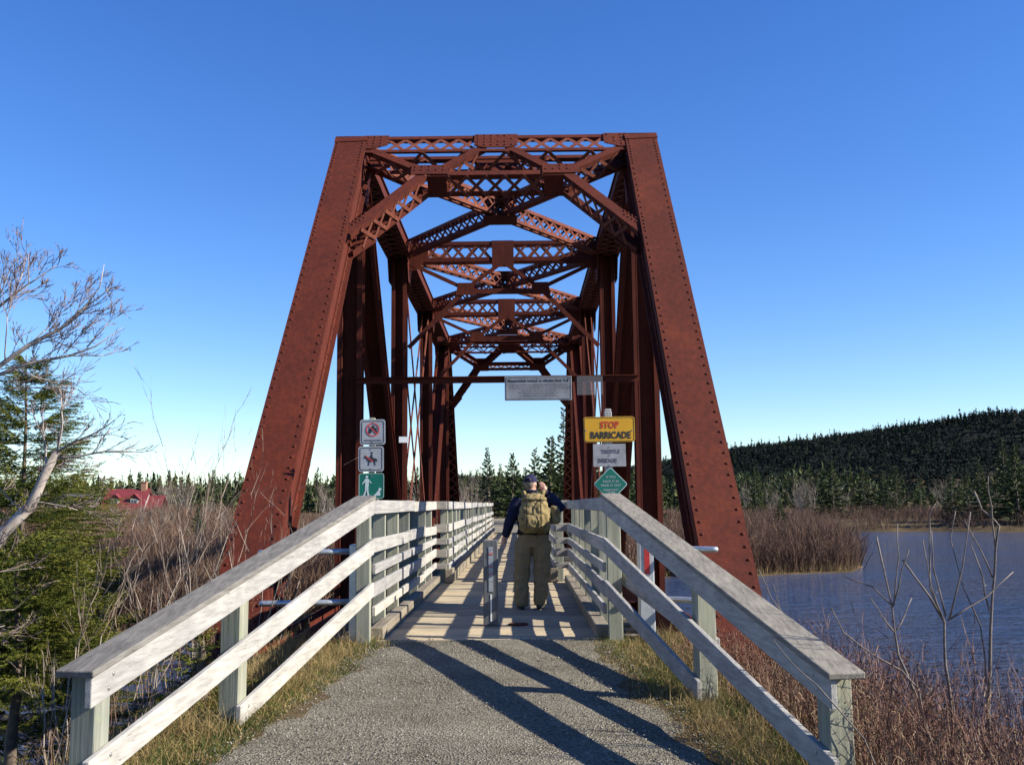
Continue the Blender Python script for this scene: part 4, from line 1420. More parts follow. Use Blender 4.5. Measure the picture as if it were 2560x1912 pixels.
# ------------------------------------------------------------------ vegetation
M['bark_dark'] = mat_plain("dark_bark", (0.10, 0.075, 0.055), 0.9, 0.3, 20)
M['bark_pale'] = mat_plain("pale_bark", (0.42, 0.38, 0.32), 0.85, 0.3, 25)
M['bark_grey'] = mat_plain("grey_twig_bark", (0.24, 0.20, 0.165), 0.85, 0.3, 25)
M['bark_red'] = mat_plain("red_brown_bark", (0.19, 0.105, 0.08), 0.85, 0.35, 25)
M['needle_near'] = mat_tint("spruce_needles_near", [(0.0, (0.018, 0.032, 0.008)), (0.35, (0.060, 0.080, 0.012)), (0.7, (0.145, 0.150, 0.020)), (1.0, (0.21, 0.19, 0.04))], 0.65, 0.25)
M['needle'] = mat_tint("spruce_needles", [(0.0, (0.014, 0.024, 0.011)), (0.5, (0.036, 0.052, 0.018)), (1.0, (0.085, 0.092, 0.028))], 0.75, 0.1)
M['needle_hill'] = mat_tint("hill_spruce_needles", [(0.0, (0.008, 0.015, 0.010)), (0.6, (0.016, 0.026, 0.015)), (0.85, (0.035, 0.038, 0.025)), (1.0, (0.07, 0.06, 0.05))], 0.8)
M['twig'] = mat_tint("bare_brush_twigs", [(0.0, (0.055, 0.030, 0.022)), (0.45, (0.11, 0.062, 0.044)), (0.8, (0.165, 0.108, 0.072)), (1.0, (0.25, 0.19, 0.125))], 0.8)
M['twig_red'] = mat_tint("red_stem_twigs", [(0.0, (0.065, 0.027, 0.021)), (0.5, (0.15, 0.075, 0.050)), (0.8, (0.23, 0.145, 0.09)), (1.0, (0.33, 0.25, 0.155))], 0.75)
M['twig_grey'] = mat_tint("grey_tree_twigs", [(0.0, (0.075, 0.055, 0.046)), (0.5, (0.145, 0.11, 0.088)), (1.0, (0.25, 0.21, 0.175))], 0.8)
M['grass'] = mat_tint("path_grass", [(0.0, (0.27, 0.185, 0.075)), (0.35, (0.34, 0.25, 0.12)), (0.55, (0.16, 0.15, 0.045)), (0.8, (0.07, 0.105, 0.018)), (1.0, (0.04, 0.07, 0.012))], 0.7, 0.3)

M['bark_birch'] = mat_plain("birch_bark", (0.30, 0.255, 0.22), 0.85, 0.6, 9)
M['twig_birch'] = mat_tint("birch_twigs", [(0.0, (0.09, 0.06, 0.06)), (0.6, (0.17, 0.125, 0.115)), (1.0, (0.28, 0.22, 0.19))], 0.8)

_m = M['needle_hill']; _nt = _m.node_tree
_gn = _nt.nodes.new("ShaderNodeNewGeometry")
_vm = _nt.nodes.new("ShaderNodeVectorMath"); _vm.operation = 'MULTIPLY_ADD'
_nt.links.new(_gn.outputs["Normal"], _vm.inputs[0]); _vm.inputs[1].default_value = (0.35, 0.35, 0.35); _vm.inputs[2].default_value = (-0.25, -0.45, 0.55)
_vn = _nt.nodes.new("ShaderNodeVectorMath"); _vn.operation = 'NORMALIZE'
_nt.links.new(_vm.outputs[0], _vn.inputs[0])
_nt.links.new(_vn.outputs[0], _nt.nodes["Principled BSDF"].inputs["Normal"])

def spruce_crown(h, r, nb, ntw, seed, needles=0, droop=10, lo=0.06, tip_w=0.05, power=0.85):
    g = np.random.default_rng(seed)
    B, Dv, Ln, Wd, Tn = [], [], [], [], []
    for i in range(nb):
        t = (i + g.random()) / nb
        if needles:
            lv = max(6, int(h / 0.21))
            t = min(0.99, (int(t * lv) + 0.5 + g.normal() * 0.10) / lv)
        z = h * (lo + (0.985 - lo) * t)
        L = max(0.12 * r, r * (1 - t) ** power * g.uniform(0.72, 1.12))
        az = i * 2.39996 + g.uniform(-0.4, 0.4)
        el = math.radians(-droop + (droop + 38) * t + g.uniform(-9, 9))
        out = np.array([math.cos(az), math.sin(az), 0.0])
        lat = np.array([-math.sin(az), math.cos(az), 0.0])
        bt = g.uniform(-0.18, 0.18)
        k = max(3, int(ntw * (0.35 + 0.65 * (1 - t))))
        for j in range(k):
            s = 0.12 + 0.88 * (j + g.random()) / k
            p = out * (L * s * math.cos(el)) + np.array([0, 0, z + L * s * math.sin(el) + 0.10 * L * s * s])
            sg = 1 if j % 2 else -1
            dv = out * g.uniform(0.6, 1.0) + lat * sg * g.uniform(0.35, 1.0) * (1.25 - s) + np.array([0, 0, g.uniform(-0.28, 0.22) * (0.5 if needles else 1.0)])
            if j >= k - 1:
                dv = out + np.array([0, 0, 0.2])
            B.append(p); Dv.append(dv)
            Ln.append(min(0.55 * L, (0.22 + 0.42 * (1 - s)) * L) * g.uniform(0.6, 1.1) + 0.03 * r)
            Wd.append(tip_w * g.uniform(0.7, 1.3))
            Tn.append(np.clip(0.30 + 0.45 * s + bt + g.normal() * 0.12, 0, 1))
    B, Dv, Ln, Wd, Tn = map(np.array, (B, Dv, Ln, Wd, Tn))
    if not needles:
        return ribbons(B, Dv, Ln, Wd, 0.18, Tn, g)
    Dv = Dv / np.linalg.norm(Dv, axis=1, keepdims=True)
    n = np.maximum(8, (Ln * needles).astype(int))
    idx = np.repeat(np.arange(len(B)), n)
    s = g.random(len(idx))
    P_ = B[idx] + Dv[idx] * (Ln[idx] * s)[:, None] + g.normal(size=(len(idx), 3)) * 0.004
    side = g.normal(size=(len(idx), 3)); side[:, 2] *= 0.6
    nd = Dv[idx] * 1.1 + side * 0.6
    a = blades(P_, nd, 0.026 * (0.7 + 0.6 * g.random(len(idx))), 0.0085, np.clip(Tn[idx] + g.normal(size=len(idx)) * 0.08, 0, 1), g)
    b_ = ribbons(B, Dv, Ln, 0.008, 0.05, np.zeros(len(B)) + 0.02, g)
    return merge([a, b_])

def trunk_mesh(h, r0, seed, mat, lean=0.0):
    g = random.Random(seed)
    mb = MB()
    pts = [(lean * (k / 6) ** 2 * h + g.uniform(-0.01, 0.01) * h, g.uniform(-0.01, 0.01) * h, h * k / 6) for k in range(7)]
    pts[0] = (0, 0, -0.25)
    mb.tube(pts, [r0 * (1 - 0.9 * k / 6) for k in range(7)], 7)
    return mb.mesh("trunk", mat, smooth=True)

class Tree:
    """bare branching: collects tubes for the thick wood and tapered strips for the fine twigs"""
    def __init__(self, seed):
        self.g = random.Random(seed)
        self.thick = MB()
        self.fb, self.fd, self.fl, self.fw = [], [], [], []
    def limb(self, pts, r0, r1, n=6):
        k = len(pts) - 1
        self.thick.tube(pts, [r0 + (r1 - r0) * i / k for i in range(k + 1)], n)
    def twig(self, p, d, L, w):
        self.fb.append(tuple(p)); self.fd.append(tuple(d)); self.fl.append(L); self.fw.append(w)
    def grow(self, p, d, L, r_, depth, up=0.12, spread=0.65, kids=3, thin=0.006):
        g = self.g
        p = Vector(p); d = Vector(d).normalized()
        seg = 4
        pts = [p]
        for k in range(seg):
            d = (d + Vector((g.gauss(0, 0.11), g.gauss(0, 0.11), g.gauss(0, 0.09) + up * 0.35))).normalized()
            p = p + d * (L / seg)
            pts.append(p)
        if r_ > thin:
            self.limb(pts, r_, r_ * 0.55, 5 if r_ > 0.02 else 3)
        else:
            for a, b_ in zip(pts[:-1], pts[1:]):
                self.twig(a, b_ - a, (b_ - a).length * 1.6, max(r_ * 2.0, 0.0042))
        if depth <= 0:
            return
        for i in range(kids + g.randint(0, 1)):
            k = g.randint(1, seg)
            dd = (pts[k] - pts[k - 1]).normalized()
            rnd = Vector((g.gauss(0, 1), g.gauss(0, 1), g.gauss(0, 0.8) + 0.3)).normalized()
            self.grow(pts[k], dd + rnd * spread * g.uniform(0.7, 1.3), L * g.uniform(0.45, 0.72), r_ * 0.55, depth - 1, up, spread, kids, thin)
    def meshes(self, wood, twigm, tint_shift=0.0):
        out = []
        tm = self.thick.mesh("trunk", wood, smooth=True)
        g = np.random.default_rng(self.g.randint(0, 9999))
        if self.fb:
            v, f, t = ribbons(self.fb, self.fd, self.fl, self.fw, 0.08, np.clip(0.15 + 0.7 * g.random(len(self.fb)) + tint_shift, 0, 1), g)
            cm = np_mesh("twigs", v, f, twigm, t)
        else:
            cm = None
        return tm, cm

def plant(name, loc, meshes, rotz, sc, label, cat, group=None, names=("trunk", "crown")):
    o = root(name, loc, label, cat, group)
    o.rotation_euler = (0, 0, rotz)
    o.scale = (sc, sc, sc)
    for nm, me in zip(names, meshes):
        if me is None:
            continue
        c = bpy.data.objects.new(nm, me)
        COL.objects.link(c)
        c.parent = o
    return o

# ---- spruce variants seen at middle distance
SPR = []
for k, (h, r_, nb, ntw) in enumerate(((7.0, 1.7, 90, 16), (6.0, 1.8, 80, 16), (8.0, 1.6, 95, 14), (5.0, 1.7, 80, 16))):
    v, f, t = spruce_crown(h, r_, nb, ntw, 40 + k, 0, 14, 0.05, 0.16)
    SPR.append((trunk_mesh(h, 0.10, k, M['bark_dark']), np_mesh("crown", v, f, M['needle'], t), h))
BARE = []
for k in range(4):
    T = Tree(70 + k)
    for q in range(3):
        T.grow((random.uniform(-.25, .25), random.uniform(-.25, .25), -0.2), (random.uniform(-.25, .25), random.uniform(-.25, .25), 1), 2.3, 0.05, 4, 0.25, 0.55, 3, 0.012)
    BARE.append(T.meshes(M['bark_grey'], M['twig_grey']))
def put_spruce(x, y, h, label, k=None, group=None, dz=0.0, cat="tree"):
    k = random.randrange(4) if k is None else k
    tm, cm, h0 = SPR[k]
    return plant("spruce_tree", (x, y, gz(x, y) - 0.05 + dz), (tm, cm), random.uniform(0, 6.28), h / h0, label, cat, group)
def put_bare(x, y, h, label, group=None, k=None):
    k = random.randrange(4) if k is None else k
    return plant("bare_tree", (x, y, gz(x, y) - 0.05), BARE[k], random.uniform(0, 6.28), h / 5.6, label, "tree", group, ("trunk", "twigs"))

# right beyond the bridge
put_spruce(3.55, 70, 9.4, "tallest dark spruce rising behind the far right bridge posts", 2)
put_spruce(2.55, 69, 6.7, "bushy spruce directly right of the walker's head beyond the bridge", 3)
put_spruce(1.55, 76, 5.9, "spruce standing behind the cap of the walker beyond the bridge", 1)
for x, y, h in ((4.6, 66, 7.6), (5.6, 72, 8.2), (3.9, 62, 5.6), (6.3, 64, 6.3), (2.9, 80, 6.8)):
    put_spruce(x, y, h, "dark spruce in the clump hidden behind the far right bridge posts", None, "spruces behind the far right posts")
put_spruce(-0.3, 97, 6.3, "spruce closing off the end of the trail beyond the bridge", 3)
put_spruce(-2.75, 98, 7.0, "pointed spruce left of the trail end above the far railing", 0)
for x, y, h in ((-1.6, 104, 5.6), (0.9, 100, 5.4), (2.2, 96, 5.2), (-4.2, 108, 5.4)):
    put_spruce(x, y, h, "low spruce in the row across the far end of the trail", None, "spruces across the trail end")
for x, y, h in ((-3.2, 58, 4.6), (-4.4, 55, 4.9), (-5.6, 60, 5.4), (-3.0, 66, 4.8), (-6.8, 57, 4.7), (-4.8, 70, 5.2), (-8.0, 64, 5.0)):
    put_bare(x, y, h, "pale brown leafless tree left of the far railing", "leafless trees left of the trail")
put_bare(3.0, 58, 3.4, "pale leafless bush right of the walker's raised hand", None, 1)
for x, y, h in ((7.8, 60, 5.6), (9.6, 75, 6.2), (11.5, 84, 6.4), (13.0, 100, 7.4), (8.6, 92, 6.4)):
    put_spruce(x, y, h, "spruce seen between the right bridge posts and the end post", None, "spruces between the right posts")
# lone little spruces in the brush
put_spruce(22.0, 84, 3.1, "small lone spruce in the brush right of the red end post", 3)
put_spruce(-18.8, 60, 3.0, "small lone spruce in the brush left of the red end post", 3)
# band of trees behind the river brush on the right
rb = random.Random(11)
for k in range(26):
    y = rb.uniform(135, 190)
    x = y * rb.uniform(0.22, 0.50)
    put_spruce(x, y, rb.uniform(4.0, 8.2), "dark green spruce in the tree band between river brush and hill", None, "spruces in the band below the hill")
for k in range(30):
    y = rb.uniform(140, 200)
    x = y * rb.uniform(0.20, 0.50)
    put_bare(x, y, rb.uniform(5.0, 8.0), "grey leafless tree in the tree band between river brush and hill", "leafless trees in the band below the hill")
for x, y, h in ((59, 119, 9.0), (63, 122, 10.0), (56.5, 123, 7.6), (61, 126, 10.5), (66, 118, 9.5), (54, 125, 6.0)):
    put_spruce(x, y, h, "big dark spruce by the water at the right picture edge", None, "big spruces at the right edge")
# left treeline
for k in range(26):
    x = -150 + 135 * (k + rb.random()) / 26
    y = rb.uniform(225, 275)
    put_spruce(x * 0.86, y, rb.uniform(7.5, 11.5) * (1.15 if k in (8, 13, 14) else 1), "dark spruce in the far treeline behind the houses", None, "spruces in the left treeline")
for k in range(30):
    x = -125 + 122 * (k + rb.random()) / 30
    y = rb.uniform(160, 225)
    put_bare(x, y, rb.uniform(7.5, 11.0), "grey leafless tree in the treeline around the houses", "leafless trees in the left treeline")

for k in range(26):
    y = rb.uniform(70, 150)
    x = -y * rb.uniform(0.10, 0.50)
    put_bare(x, y, rb.uniform(3.6, 6.0), "brown leafless tree standing in the brush of the left bank", "leafless trees in the left bank brush")

# far wood and forested hill: one mass each
def small_conifers(xs, ys, hs, ws, nbl, g, tint_lo=0.1, tint_hi=0.7):
    z = terrain_z(xs, ys)
    n = len(xs)
    idx = np.repeat(np.arange(n), nbl)
    s = np.tile((np.arange(nbl) + 0.5) / nbl, n) + g.normal(size=n * nbl) * 0.03
    s = np.clip(s, 0, 1)
    az = g.random(n * nbl) * 6.283
    out = np.stack([np.cos(az), np.sin(az), np.zeros(n * nbl)], 1)
    rad = ws[idx] * (1 - s) ** 0.8
    base = np.stack([xs[idx], ys[idx], z[idx] + hs[idx] * (0.04 + 0.92 * s)], 1) - out * rad[:, None] * 0.15
    dirs = out + np.array([0, 0, -0.15])
    tt = np.clip(g.uniform(tint_lo, tint_hi, n)[idx] + g.normal(size=n * nbl) * 0.12, 0, 1)
    A = blades(base, dirs, rad * 1.1 + 0.25, hs[idx] * 0.16 + 0.2, tt, g)
    spire = blades(np.stack([xs, ys, z], 1), np.tile([0, 0, 1.0], (n, 1)), hs, hs * 0.10, np.full(n, 0.2), g)
    return merge([A, spire])
g = np.random.default_rng(5)
n = 21000
y = g.uniform(385, 700, n); x = g.uniform(-40, 420, n)
keep = (x > -45 + 0.0 * y)
x, y = x[keep], y[keep]
hs = g.uniform(2.6, 5.6, len(x)) * np.where(g.random(len(x)) < 0.05, 1.6, 1.0)
v, f, t = small_conifers(x, y, hs, hs * g.uniform(0.22, 0.55, len(x)), 14, g, 0.05, 0.8)
tag(link_mesh("hill_forest", np_mesh("hill_forest", v, f, M['needle_hill'], t)), "dark spruce forest covering the whole hill on the right", "forest", kind="stuff")
n = 2600
x = g.uniform(-300, 90, n); y = g.uniform(235, 400, n)
hs = g.uniform(6.5, 11.5, n)
v1 = small_conifers(x, y, hs, hs * 0.2, 18, g, 0.2, 0.9)
x = g.uniform(-60, 260, 500); y = g.uniform(200, 300, 500)
k = (x > 22) | (y > 240)
x, y = x[k], y[k]
hs = g.uniform(3.5, 7.0, len(x))
v2 = small_conifers(x, y, hs, hs * 0.2, 18, g, 0.2, 0.9)
v, f, t = merge([v1, v2])
tag(link_mesh("far_wood", np_mesh("far_wood", v, f, M['needle'], t)), "distant mixed wood along the horizon on both sides of the bridge", "forest", kind="stuff")

# ---- brush on the far banks
def brush(xs, ys, per, hlo, hhi, w, g, spread=0.35, tl=0.0, th=0.85, sub=2):
    z = terrain_z(xs, ys)
    idx = np.repeat(np.arange(len(xs)), per)
    n = len(idx)
    az = g.random(n) * 6.283
    rr = spread * g.random(n)
    base = np.stack([xs[idx] + rr * np.cos(az), ys[idx] + rr * np.sin(az), z[idx] - 0.05], 1)
    d = np.stack([np.cos(az) * g.uniform(0.05, 0.6, n), np.sin(az) * g.uniform(0.05, 0.6, n), np.ones(n)], 1)
    L = g.uniform(hlo, hhi, n)
    tone = np.clip(g.uniform(tl, th, len(xs))[idx] + g.normal(size=n) * 0.12, 0, 1)
    parts = [ribbons(base, d, L, w, 0.12, tone, g)]
    dn = d / np.linalg.norm(d, axis=1, keepdims=True)
    for q in range(sub):
        s = g.uniform(0.35, 0.9, n)
        b2 = base + dn * (L * s)[:, None]
        d2 = dn + g.normal(size=(n, 3)) * 0.45
        parts.append(blades(b2, d2, L * g.uniform(0.25, 0.5, n), w * 0.75, np.clip(tone + g.normal(size=n) * 0.1, 0, 1), g))
    return merge(parts)

def land(x, y, zmin=-2.15):
    return terrain_z(x, y) > zmin

g = np.random.default_rng(21)
parts = []
# right peninsula and shore
n = 5200
x = g.uniform(4.5, 75, n); y = 46 + 110 * g.random(n) ** 1.4
k = land(x, y) & (x < y * 0.56 + 3) & (np.abs(x) > 3.6)
parts.append(brush(x[k], y[k], 11, 0.9, 2.1, 0.028, g, 0.5, 0.0, 0.75))
# dense fringe of the near shore of the peninsula
n = 700
x = g.uniform(6, 22, n); y = np.interp(x, _FX, _FY) + g.uniform(0.3, 7, n)
k = land(x, y, -2.25)
parts.append(brush(x[k], y[k], 16, 0.9, 2.2, 0.022, g, 0.5, 0.05, 0.7))
# left bank
n = 7500
y = 24 + 130 * g.random(n) ** 1.5; x = -2.8 - g.random(n) * (y * 0.58 + 2)
k = land(x, y, -2.12)
parts.append(brush(x[k], y[k], 11, 0.7, 2.0, 0.026, g, 0.5, 0.05, 0.85))
n = 900
x = g.uniform(-17, -2.8, n); y = np.interp(x, _FX, _FY) + g.uniform(2.5, 14, n)
k = land(x, y, -2.2)
parts.append(brush(x[k], y[k], 14, 0.8, 1.9, 0.016, g, 0.5, 0.1, 0.8))
n = 900
y = g.uniform(112, 146, n); x = -y * g.uniform(0.28, 0.56, n)
parts.append(brush(x, y, 12, 1.6, 3.0, 0.045, g, 0.6, 0.1, 0.9))
# beside the causeway
n = 500
y = g.uniform(47.5, 95, n); x = np.where(g.random(n) < 0.5, -1, 1) * g.uniform(2.0, 6, n) - 0.6
parts.append(brush(x, y, 12, 0.6, 1.6, 0.022, g, 0.4, 0.3, 0.95))
v, f, t = merge(parts)
tag(link_mesh("bank_brush", np_mesh("bank_brush", v, f, M['twig'], t)), "reddish brown leafless brush covering the far river banks", "brush", kind="stuff")

# dry yellow reeds along the waterline
parts = []
n = 9000
x = np.concatenate([g.uniform(-22, -2.5, n // 2), g.uniform(6, 26, n - n // 2)])
y = np.interp(x, _FX, _FY) + g.uniform(0.2, 5.5, n)
k = land(x, y, -2.28)
x, y = x[k], y[k]
b3 = np.stack([x, y, terrain_z(x, y) - 0.02], 1)
parts.append(blades(b3, np.stack([g.normal(size=len(x)) * 0.35, g.normal(size=len(x)) * 0.35, np.ones(len(x))], 1), g.uniform(0.2, 0.6, len(x)), 0.03, g.uniform(0.0, 0.5, len(x)), g))
v, f, t = merge(parts)
tag(link_mesh("shore_reeds", np_mesh("shore_reeds", v, f, M['grass'], t)), "dry yellow reeds along the far waterline", "reeds", kind="stuff")

# ---- grass beside the gravel path
def patch(x, y):
    return 0.5 + 0.32 * np.sin(x * 3.1 + y * 2.3) * np.cos(y * 3.7 - x * 1.9) + 0.25 * np.sin(y * 1.3 + x * 5.0 + 1.0)
g = np.random.default_rng(33)
n = 105000
yy = g.uniform(2.2, 10.9, n)
l, r_ = path_edges(yy)
sidep = g.random(n) < 0.5
off = np.abs(g.normal(size=n)) * np.where(sidep, 0.36, 0.55) - 0.10
xx = np.where(sidep, l - off, r_ + off)
k = (xx > -4.2) & (xx < 4.5) & (np.abs(xx) > 0.8) & ((off > 0.03) | (g.random(n) < 0.25))
xx, yy = xx[k], yy[k]
n = len(xx)
gr = np.clip(patch(xx, yy) + g.normal(size=n) * 0.2, 0, 1)
gr = np.where(g.random(n) < 0.36, g.uniform(0.0, 0.4, n), gr + 0.27)
hh = (0.022 + 0.050 * g.random(n) ** 2) * (1.0 + 0.7 * (np.abs(xx - 0.1) > 1.45))
b3 = np.stack([xx, yy, terrain_z(xx, yy) - 0.005], 1)
d3 = np.stack([g.normal(size=n) * 0.75, g.normal(size=n) * 0.75, np.ones(n)], 1)
v, f, t = ribbons(b3, d3, hh, 0.0055, 0.35, gr, g)
tag(link_mesh("path_grass", np_mesh("path_grass", v, f, M['grass'], t)), "short mixed green and dry yellow grass edging the gravel path", "grass", kind="stuff")
# taller dry tufts
n = 420
ty = g.uniform(3.0, 10.9, n)
l, r_ = path_edges(ty)
tx = np.where(g.random(n) < 0.5, l - g.uniform(0.12, 0.9, n), r_ + g.uniform(0.12, 1.9, n))
idx = np.repeat(np.arange(n), 46)
bx_ = tx[idx] + g.normal(size=len(idx)) * 0.05; by_ = ty[idx] + g.normal(size=len(idx)) * 0.05
d3 = np.stack([g.normal(size=len(idx)) * 0.55, g.normal(size=len(idx)) * 0.55, np.ones(len(idx))], 1)
v, f, t = ribbons(np.stack([bx_, by_, terrain_z(bx_, by_) - 0.01], 1), d3, g.uniform(0.06, 0.19, len(idx)), 0.005, 0.5, np.clip(g.uniform(0, 0.42, n)[idx] + g.normal(size=len(idx)) * 0.06, 0, 1), g)
tag(link_mesh("dry_tufts", np_mesh("dry_tufts", v, f, M['grass'], t)), "pale dry grass tufts around the railing posts", "grass", kind="stuff")

# ---- red stemmed thicket on the right bank in front
g = np.random.default_rng(44)
def thicket(n, xr, yr, hlo, hhi, w, tl, th, keepf=None, cap=None):
    x = g.uniform(*xr, n); y = g.uniform(*yr, n)
    if keepf is not None:
        k = keepf(x, y); x, y = x[k], y[k]
    n = len(x)
    z = terrain_z(x, y)
    d = np.stack([g.normal(size=n) * 0.16 - 0.03, g.normal(size=n) * 0.16, np.ones(n)], 1)
    d /= np.linalg.norm(d, axis=1, keepdims=True)
    L = g.uniform(hlo, hhi, n)
    if cap is not None:
        L = np.minimum(L, np.maximum(0.15, cap - 0.085 * np.clip(y - 5.5, 0, 9) * (xr[0] > 0) + g.normal(size=n) * 0.13 - z))
    tone = g.uniform(tl, th, n)
    b3 = np.stack([x, y, z - 0.05], 1)
    parts = [ribbons(b3, d, L, w, 0.10, tone, g)]
    for q in range(7):
        s = g.uniform(0.4, 0.98, n)
        b2 = b3 + d * (L * s)[:, None]
        d2 = d + g.normal(size=(n, 3)) * 0.5
        parts.append(ribbons(b2, d2, L * g.uniform(0.08, 0.24, n), w * 0.55, 0.2, np.clip(tone + g.normal(size=n) * 0.12, 0, 1), g))
    # buds and seed heads
    s = g.uniform(0.75, 1.05, n)
    for q in range(5):
        b2 = b3 + d * (L * s)[:, None] + g.normal(size=(n, 3)) * 0.025
        parts.append(blades(b2, g.normal(size=(n, 3)), 0.014, 0.011, np.clip(g.uniform(0, 0.35, n), 0, 1), g))
    return merge(parts)
kf = lambda x, y: (x > 2.12 + np.clip(5.4 - y, 0, 9) * -0.05 + np.clip(y - 5.4, 0, 9) * -0.13)
v, f, t = merge([thicket(5600, (1.7, 6.5), (3.0, 10.0), 0.55, 1.5, 0.007, 0.0, 0.75, kf, 0.44),
                 thicket(2700, (1.75, 6.0), (3.0, 9.5), 0.4, 1.0, 0.006, 0.7, 1.0, kf, 0.38),
                 thicket(900, (5.0, 11.0), (6.0, 16.0), 0.5, 1.2, 0.008, 0.0, 0.8, None, -0.4)])
tag(link_mesh("bank_thicket", np_mesh("bank_thicket", v, f, M['twig_red'], t)), "red brown twiggy thicket on the bank right of the railing", "brush", kind="stuff")
v, f, t = merge([thicket(150, (-6.0, -2.7), (7.5, 12.0), 0.4, 1.1, 0.007, 0.2, 1.0),
                 thicket(150, (-3.2, -2.0), (6.5, 12.0), 0.35, 0.9, 0.006, 0.4, 1.0)])
tag(link_mesh("left_thicket", np_mesh("left_thicket", v, f, M['twig'], t)), "brown bare twigs on the bank left of the railing", "brush", kind="stuff")

# ---- tall bare stems on the right
def stems(loc, polys, r0, label, seed):
    o = root("bare_shrub", loc, label, "shrub")
    base_r = r0 * 0.8
    for i, pl in enumerate(polys):
        mb = MB()
        gg = random.Random(seed + i)
        pts = []
        for a, b_ in zip(pl[:-1], pl[1:]):
            a, b_ = Vector(a), Vector(b_)
            pts.append(a)
            pts.append((a + b_) / 2 + Vector((gg.gauss(0, .003), gg.gauss(0, .006), 0)))
        pts.append(Vector(pl[-1]))
        rr = base_r if i == 0 else base_r * 0.52
        k = len(pts) - 1
        rad = [rr * (1 - 0.6 * j / k) * gg.uniform(0.9, 1.12) for j in range(k + 1)]
        rad[-1] *= 1.6
        mb.tube(pts, rad, 6)
        mb.build("stem", M['stem_bark'], o, smooth=True)
    return o
M['stem_bark'] = mat_plain("shrub_stem_bark", (0.125, 0.10, 0.085), 0.8, 0.5, 30)
stems((2.75, 5.7, -0.5), [[(2.75, 5.7, -0.5), (2.56, 5.7, 0.25), (2.46, 5.7, 0.51), (2.44, 5.7, 0.77), (2.38, 5.72, 1.16)],
      [(2.44, 5.7, 0.77), (2.49, 5.66, 0.98), (2.53, 5.64, 1.09)], [(2.45, 5.7, 0.78), (2.50, 5.72, 1.05), (2.51, 5.74, 1.23)],
      [(2.44, 5.7, 0.78), (2.35, 5.75, 0.88), (2.22, 5.8, 0.93)], [(2.44, 5.7, 0.64), (2.37, 5.66, 0.72), (2.29, 5.62, 0.83)], [(2.45, 5.7, 0.64), (2.53, 5.76, 0.72), (2.59, 5.8, 0.81)]],
      0.012, "bare forked shrub stem nearest the end of the right railing", 1)
stems((2.9, 6.0, -0.6), [[(2.9, 6, -0.6), (2.86, 6, 0.13), (2.84, 6, 0.41), (2.85, 6, 0.65), (2.77, 6, 0.8), (2.64, 6.04, 1.01)],
      [(2.85, 6, 0.65), (2.79, 6.03, 0.85), (2.81, 6.05, 1.12), (2.82, 6.05, 1.27), (2.86, 6.05, 1.34)], [(2.85, 6, 0.65), (2.77, 5.97, 0.87), (2.73, 5.95, 1.13)],
      [(2.86, 6, 0.68), (2.82, 6.04, 0.96), (2.83, 6.06, 1.18)], [(2.88, 6, 0.67), (2.96, 5.97, 0.96), (3.02, 5.95, 1.29)], [(2.87, 6, 0.66), (3.13, 6.05, 0.79), (3.32, 6.1, 0.93)]],
      0.014, "bare shrub with a fan of five stems in the middle of the thicket", 11)
stems((3.14, 6.2, -0.7), [[(3.14, 6.2, -0.7), (3.16, 6.2, 0.09), (3.19, 6.2, 0.37), (3.23, 6.2, 0.77), (3.27, 6.2, 1.06), (3.3, 6.2, 1.2), (3.26, 6.2, 1.25), (3.21, 6.22, 1.3), (3.18, 6.24, 1.41)],
      [(3.27, 6.2, 1.05), (3.26, 6.2, 1.22), (3.24, 6.18, 1.41), (3.24, 6.17, 1.5)], [(3.16, 6.2, 0.26), (3.16, 6.23, 0.6), (3.08, 6.25, 0.83), (3.03, 6.27, 1.12), (3.07, 6.27, 1.29)],
      [(3.24, 6.2, 0.89), (3.15, 6.16, 1.08), (3.06, 6.13, 1.24)], [(3.21, 6.2, 0.69), (3.19, 6.22, 0.89), (3.15, 6.26, 1.08), (3.17, 6.27, 1.18)]],
      0.014, "tallest bare shrub stem near the right picture edge", 21)
stems((2.62, 5.5, -0.6), [[(2.62, 5.5, -0.6), (2.5, 5.55, 0.36), (2.44, 5.6, 0.44), (2.28, 5.6, 0.53), (2.13, 5.6, 0.65), (2.07, 5.6, 0.78)]],
      0.008, "thin bent twig arching left over the thicket", 31)
stems((2.3, 5.0, -0.5), [[(2.3, 5.0, -0.5), (2.05, 5.1, 0.2), (1.86, 5.2, 0.44), (1.75, 5.22, 0.54), (1.66, 5.25, 0.66)]], 0.006, "thin dark twig leaning against the right railing boards", 41)
stems((2.55, 7.6, -0.7), [[(2.55, 7.6, -0.7), (2.38, 7.55, 0.2), (2.29, 7.5, 0.55), (2.21, 7.5, 0.66), (2.13, 7.5, 0.86)], [(2.29, 7.5, 0.5), (2.26, 7.52, 0.64), (2.24, 7.54, 0.76)]], 0.008, "pale forked twig behind the right railing against the water", 51)
rs_ = random.Random(9)
for i in range(9):
    x, y = rs_.uniform(2.5, 4.2), rs_.uniform(5.0, 9.0)
    T = Tree(300 + i)
    T.grow((x, y, gz(x, y) - 0.05), (rs_.uniform(-.25, .2), rs_.uniform(-.2, .2), 1), rs_.uniform(0.45, 0.75), 0.008, 2, 0.12, 0.65, 3, 0.004)
    tm, cm = T.meshes(M['bark_red'], M['twig_red'])
    o = root("thicket_shrub", (0, 0, 0), "low branching red shrub standing in the right thicket", "shrub", "red shrubs in the right thicket")
    o.location = (x, y, gz(x, y)); WLOC[o.name] = Vector(o.location)
    for nm, me in (("stem", tm), ("twigs", cm)):
        if me is None: continue
        c = bpy.data.objects.new(nm, me); COL.objects.link(c); c.parent = o; c.location = -Vector(o.location)

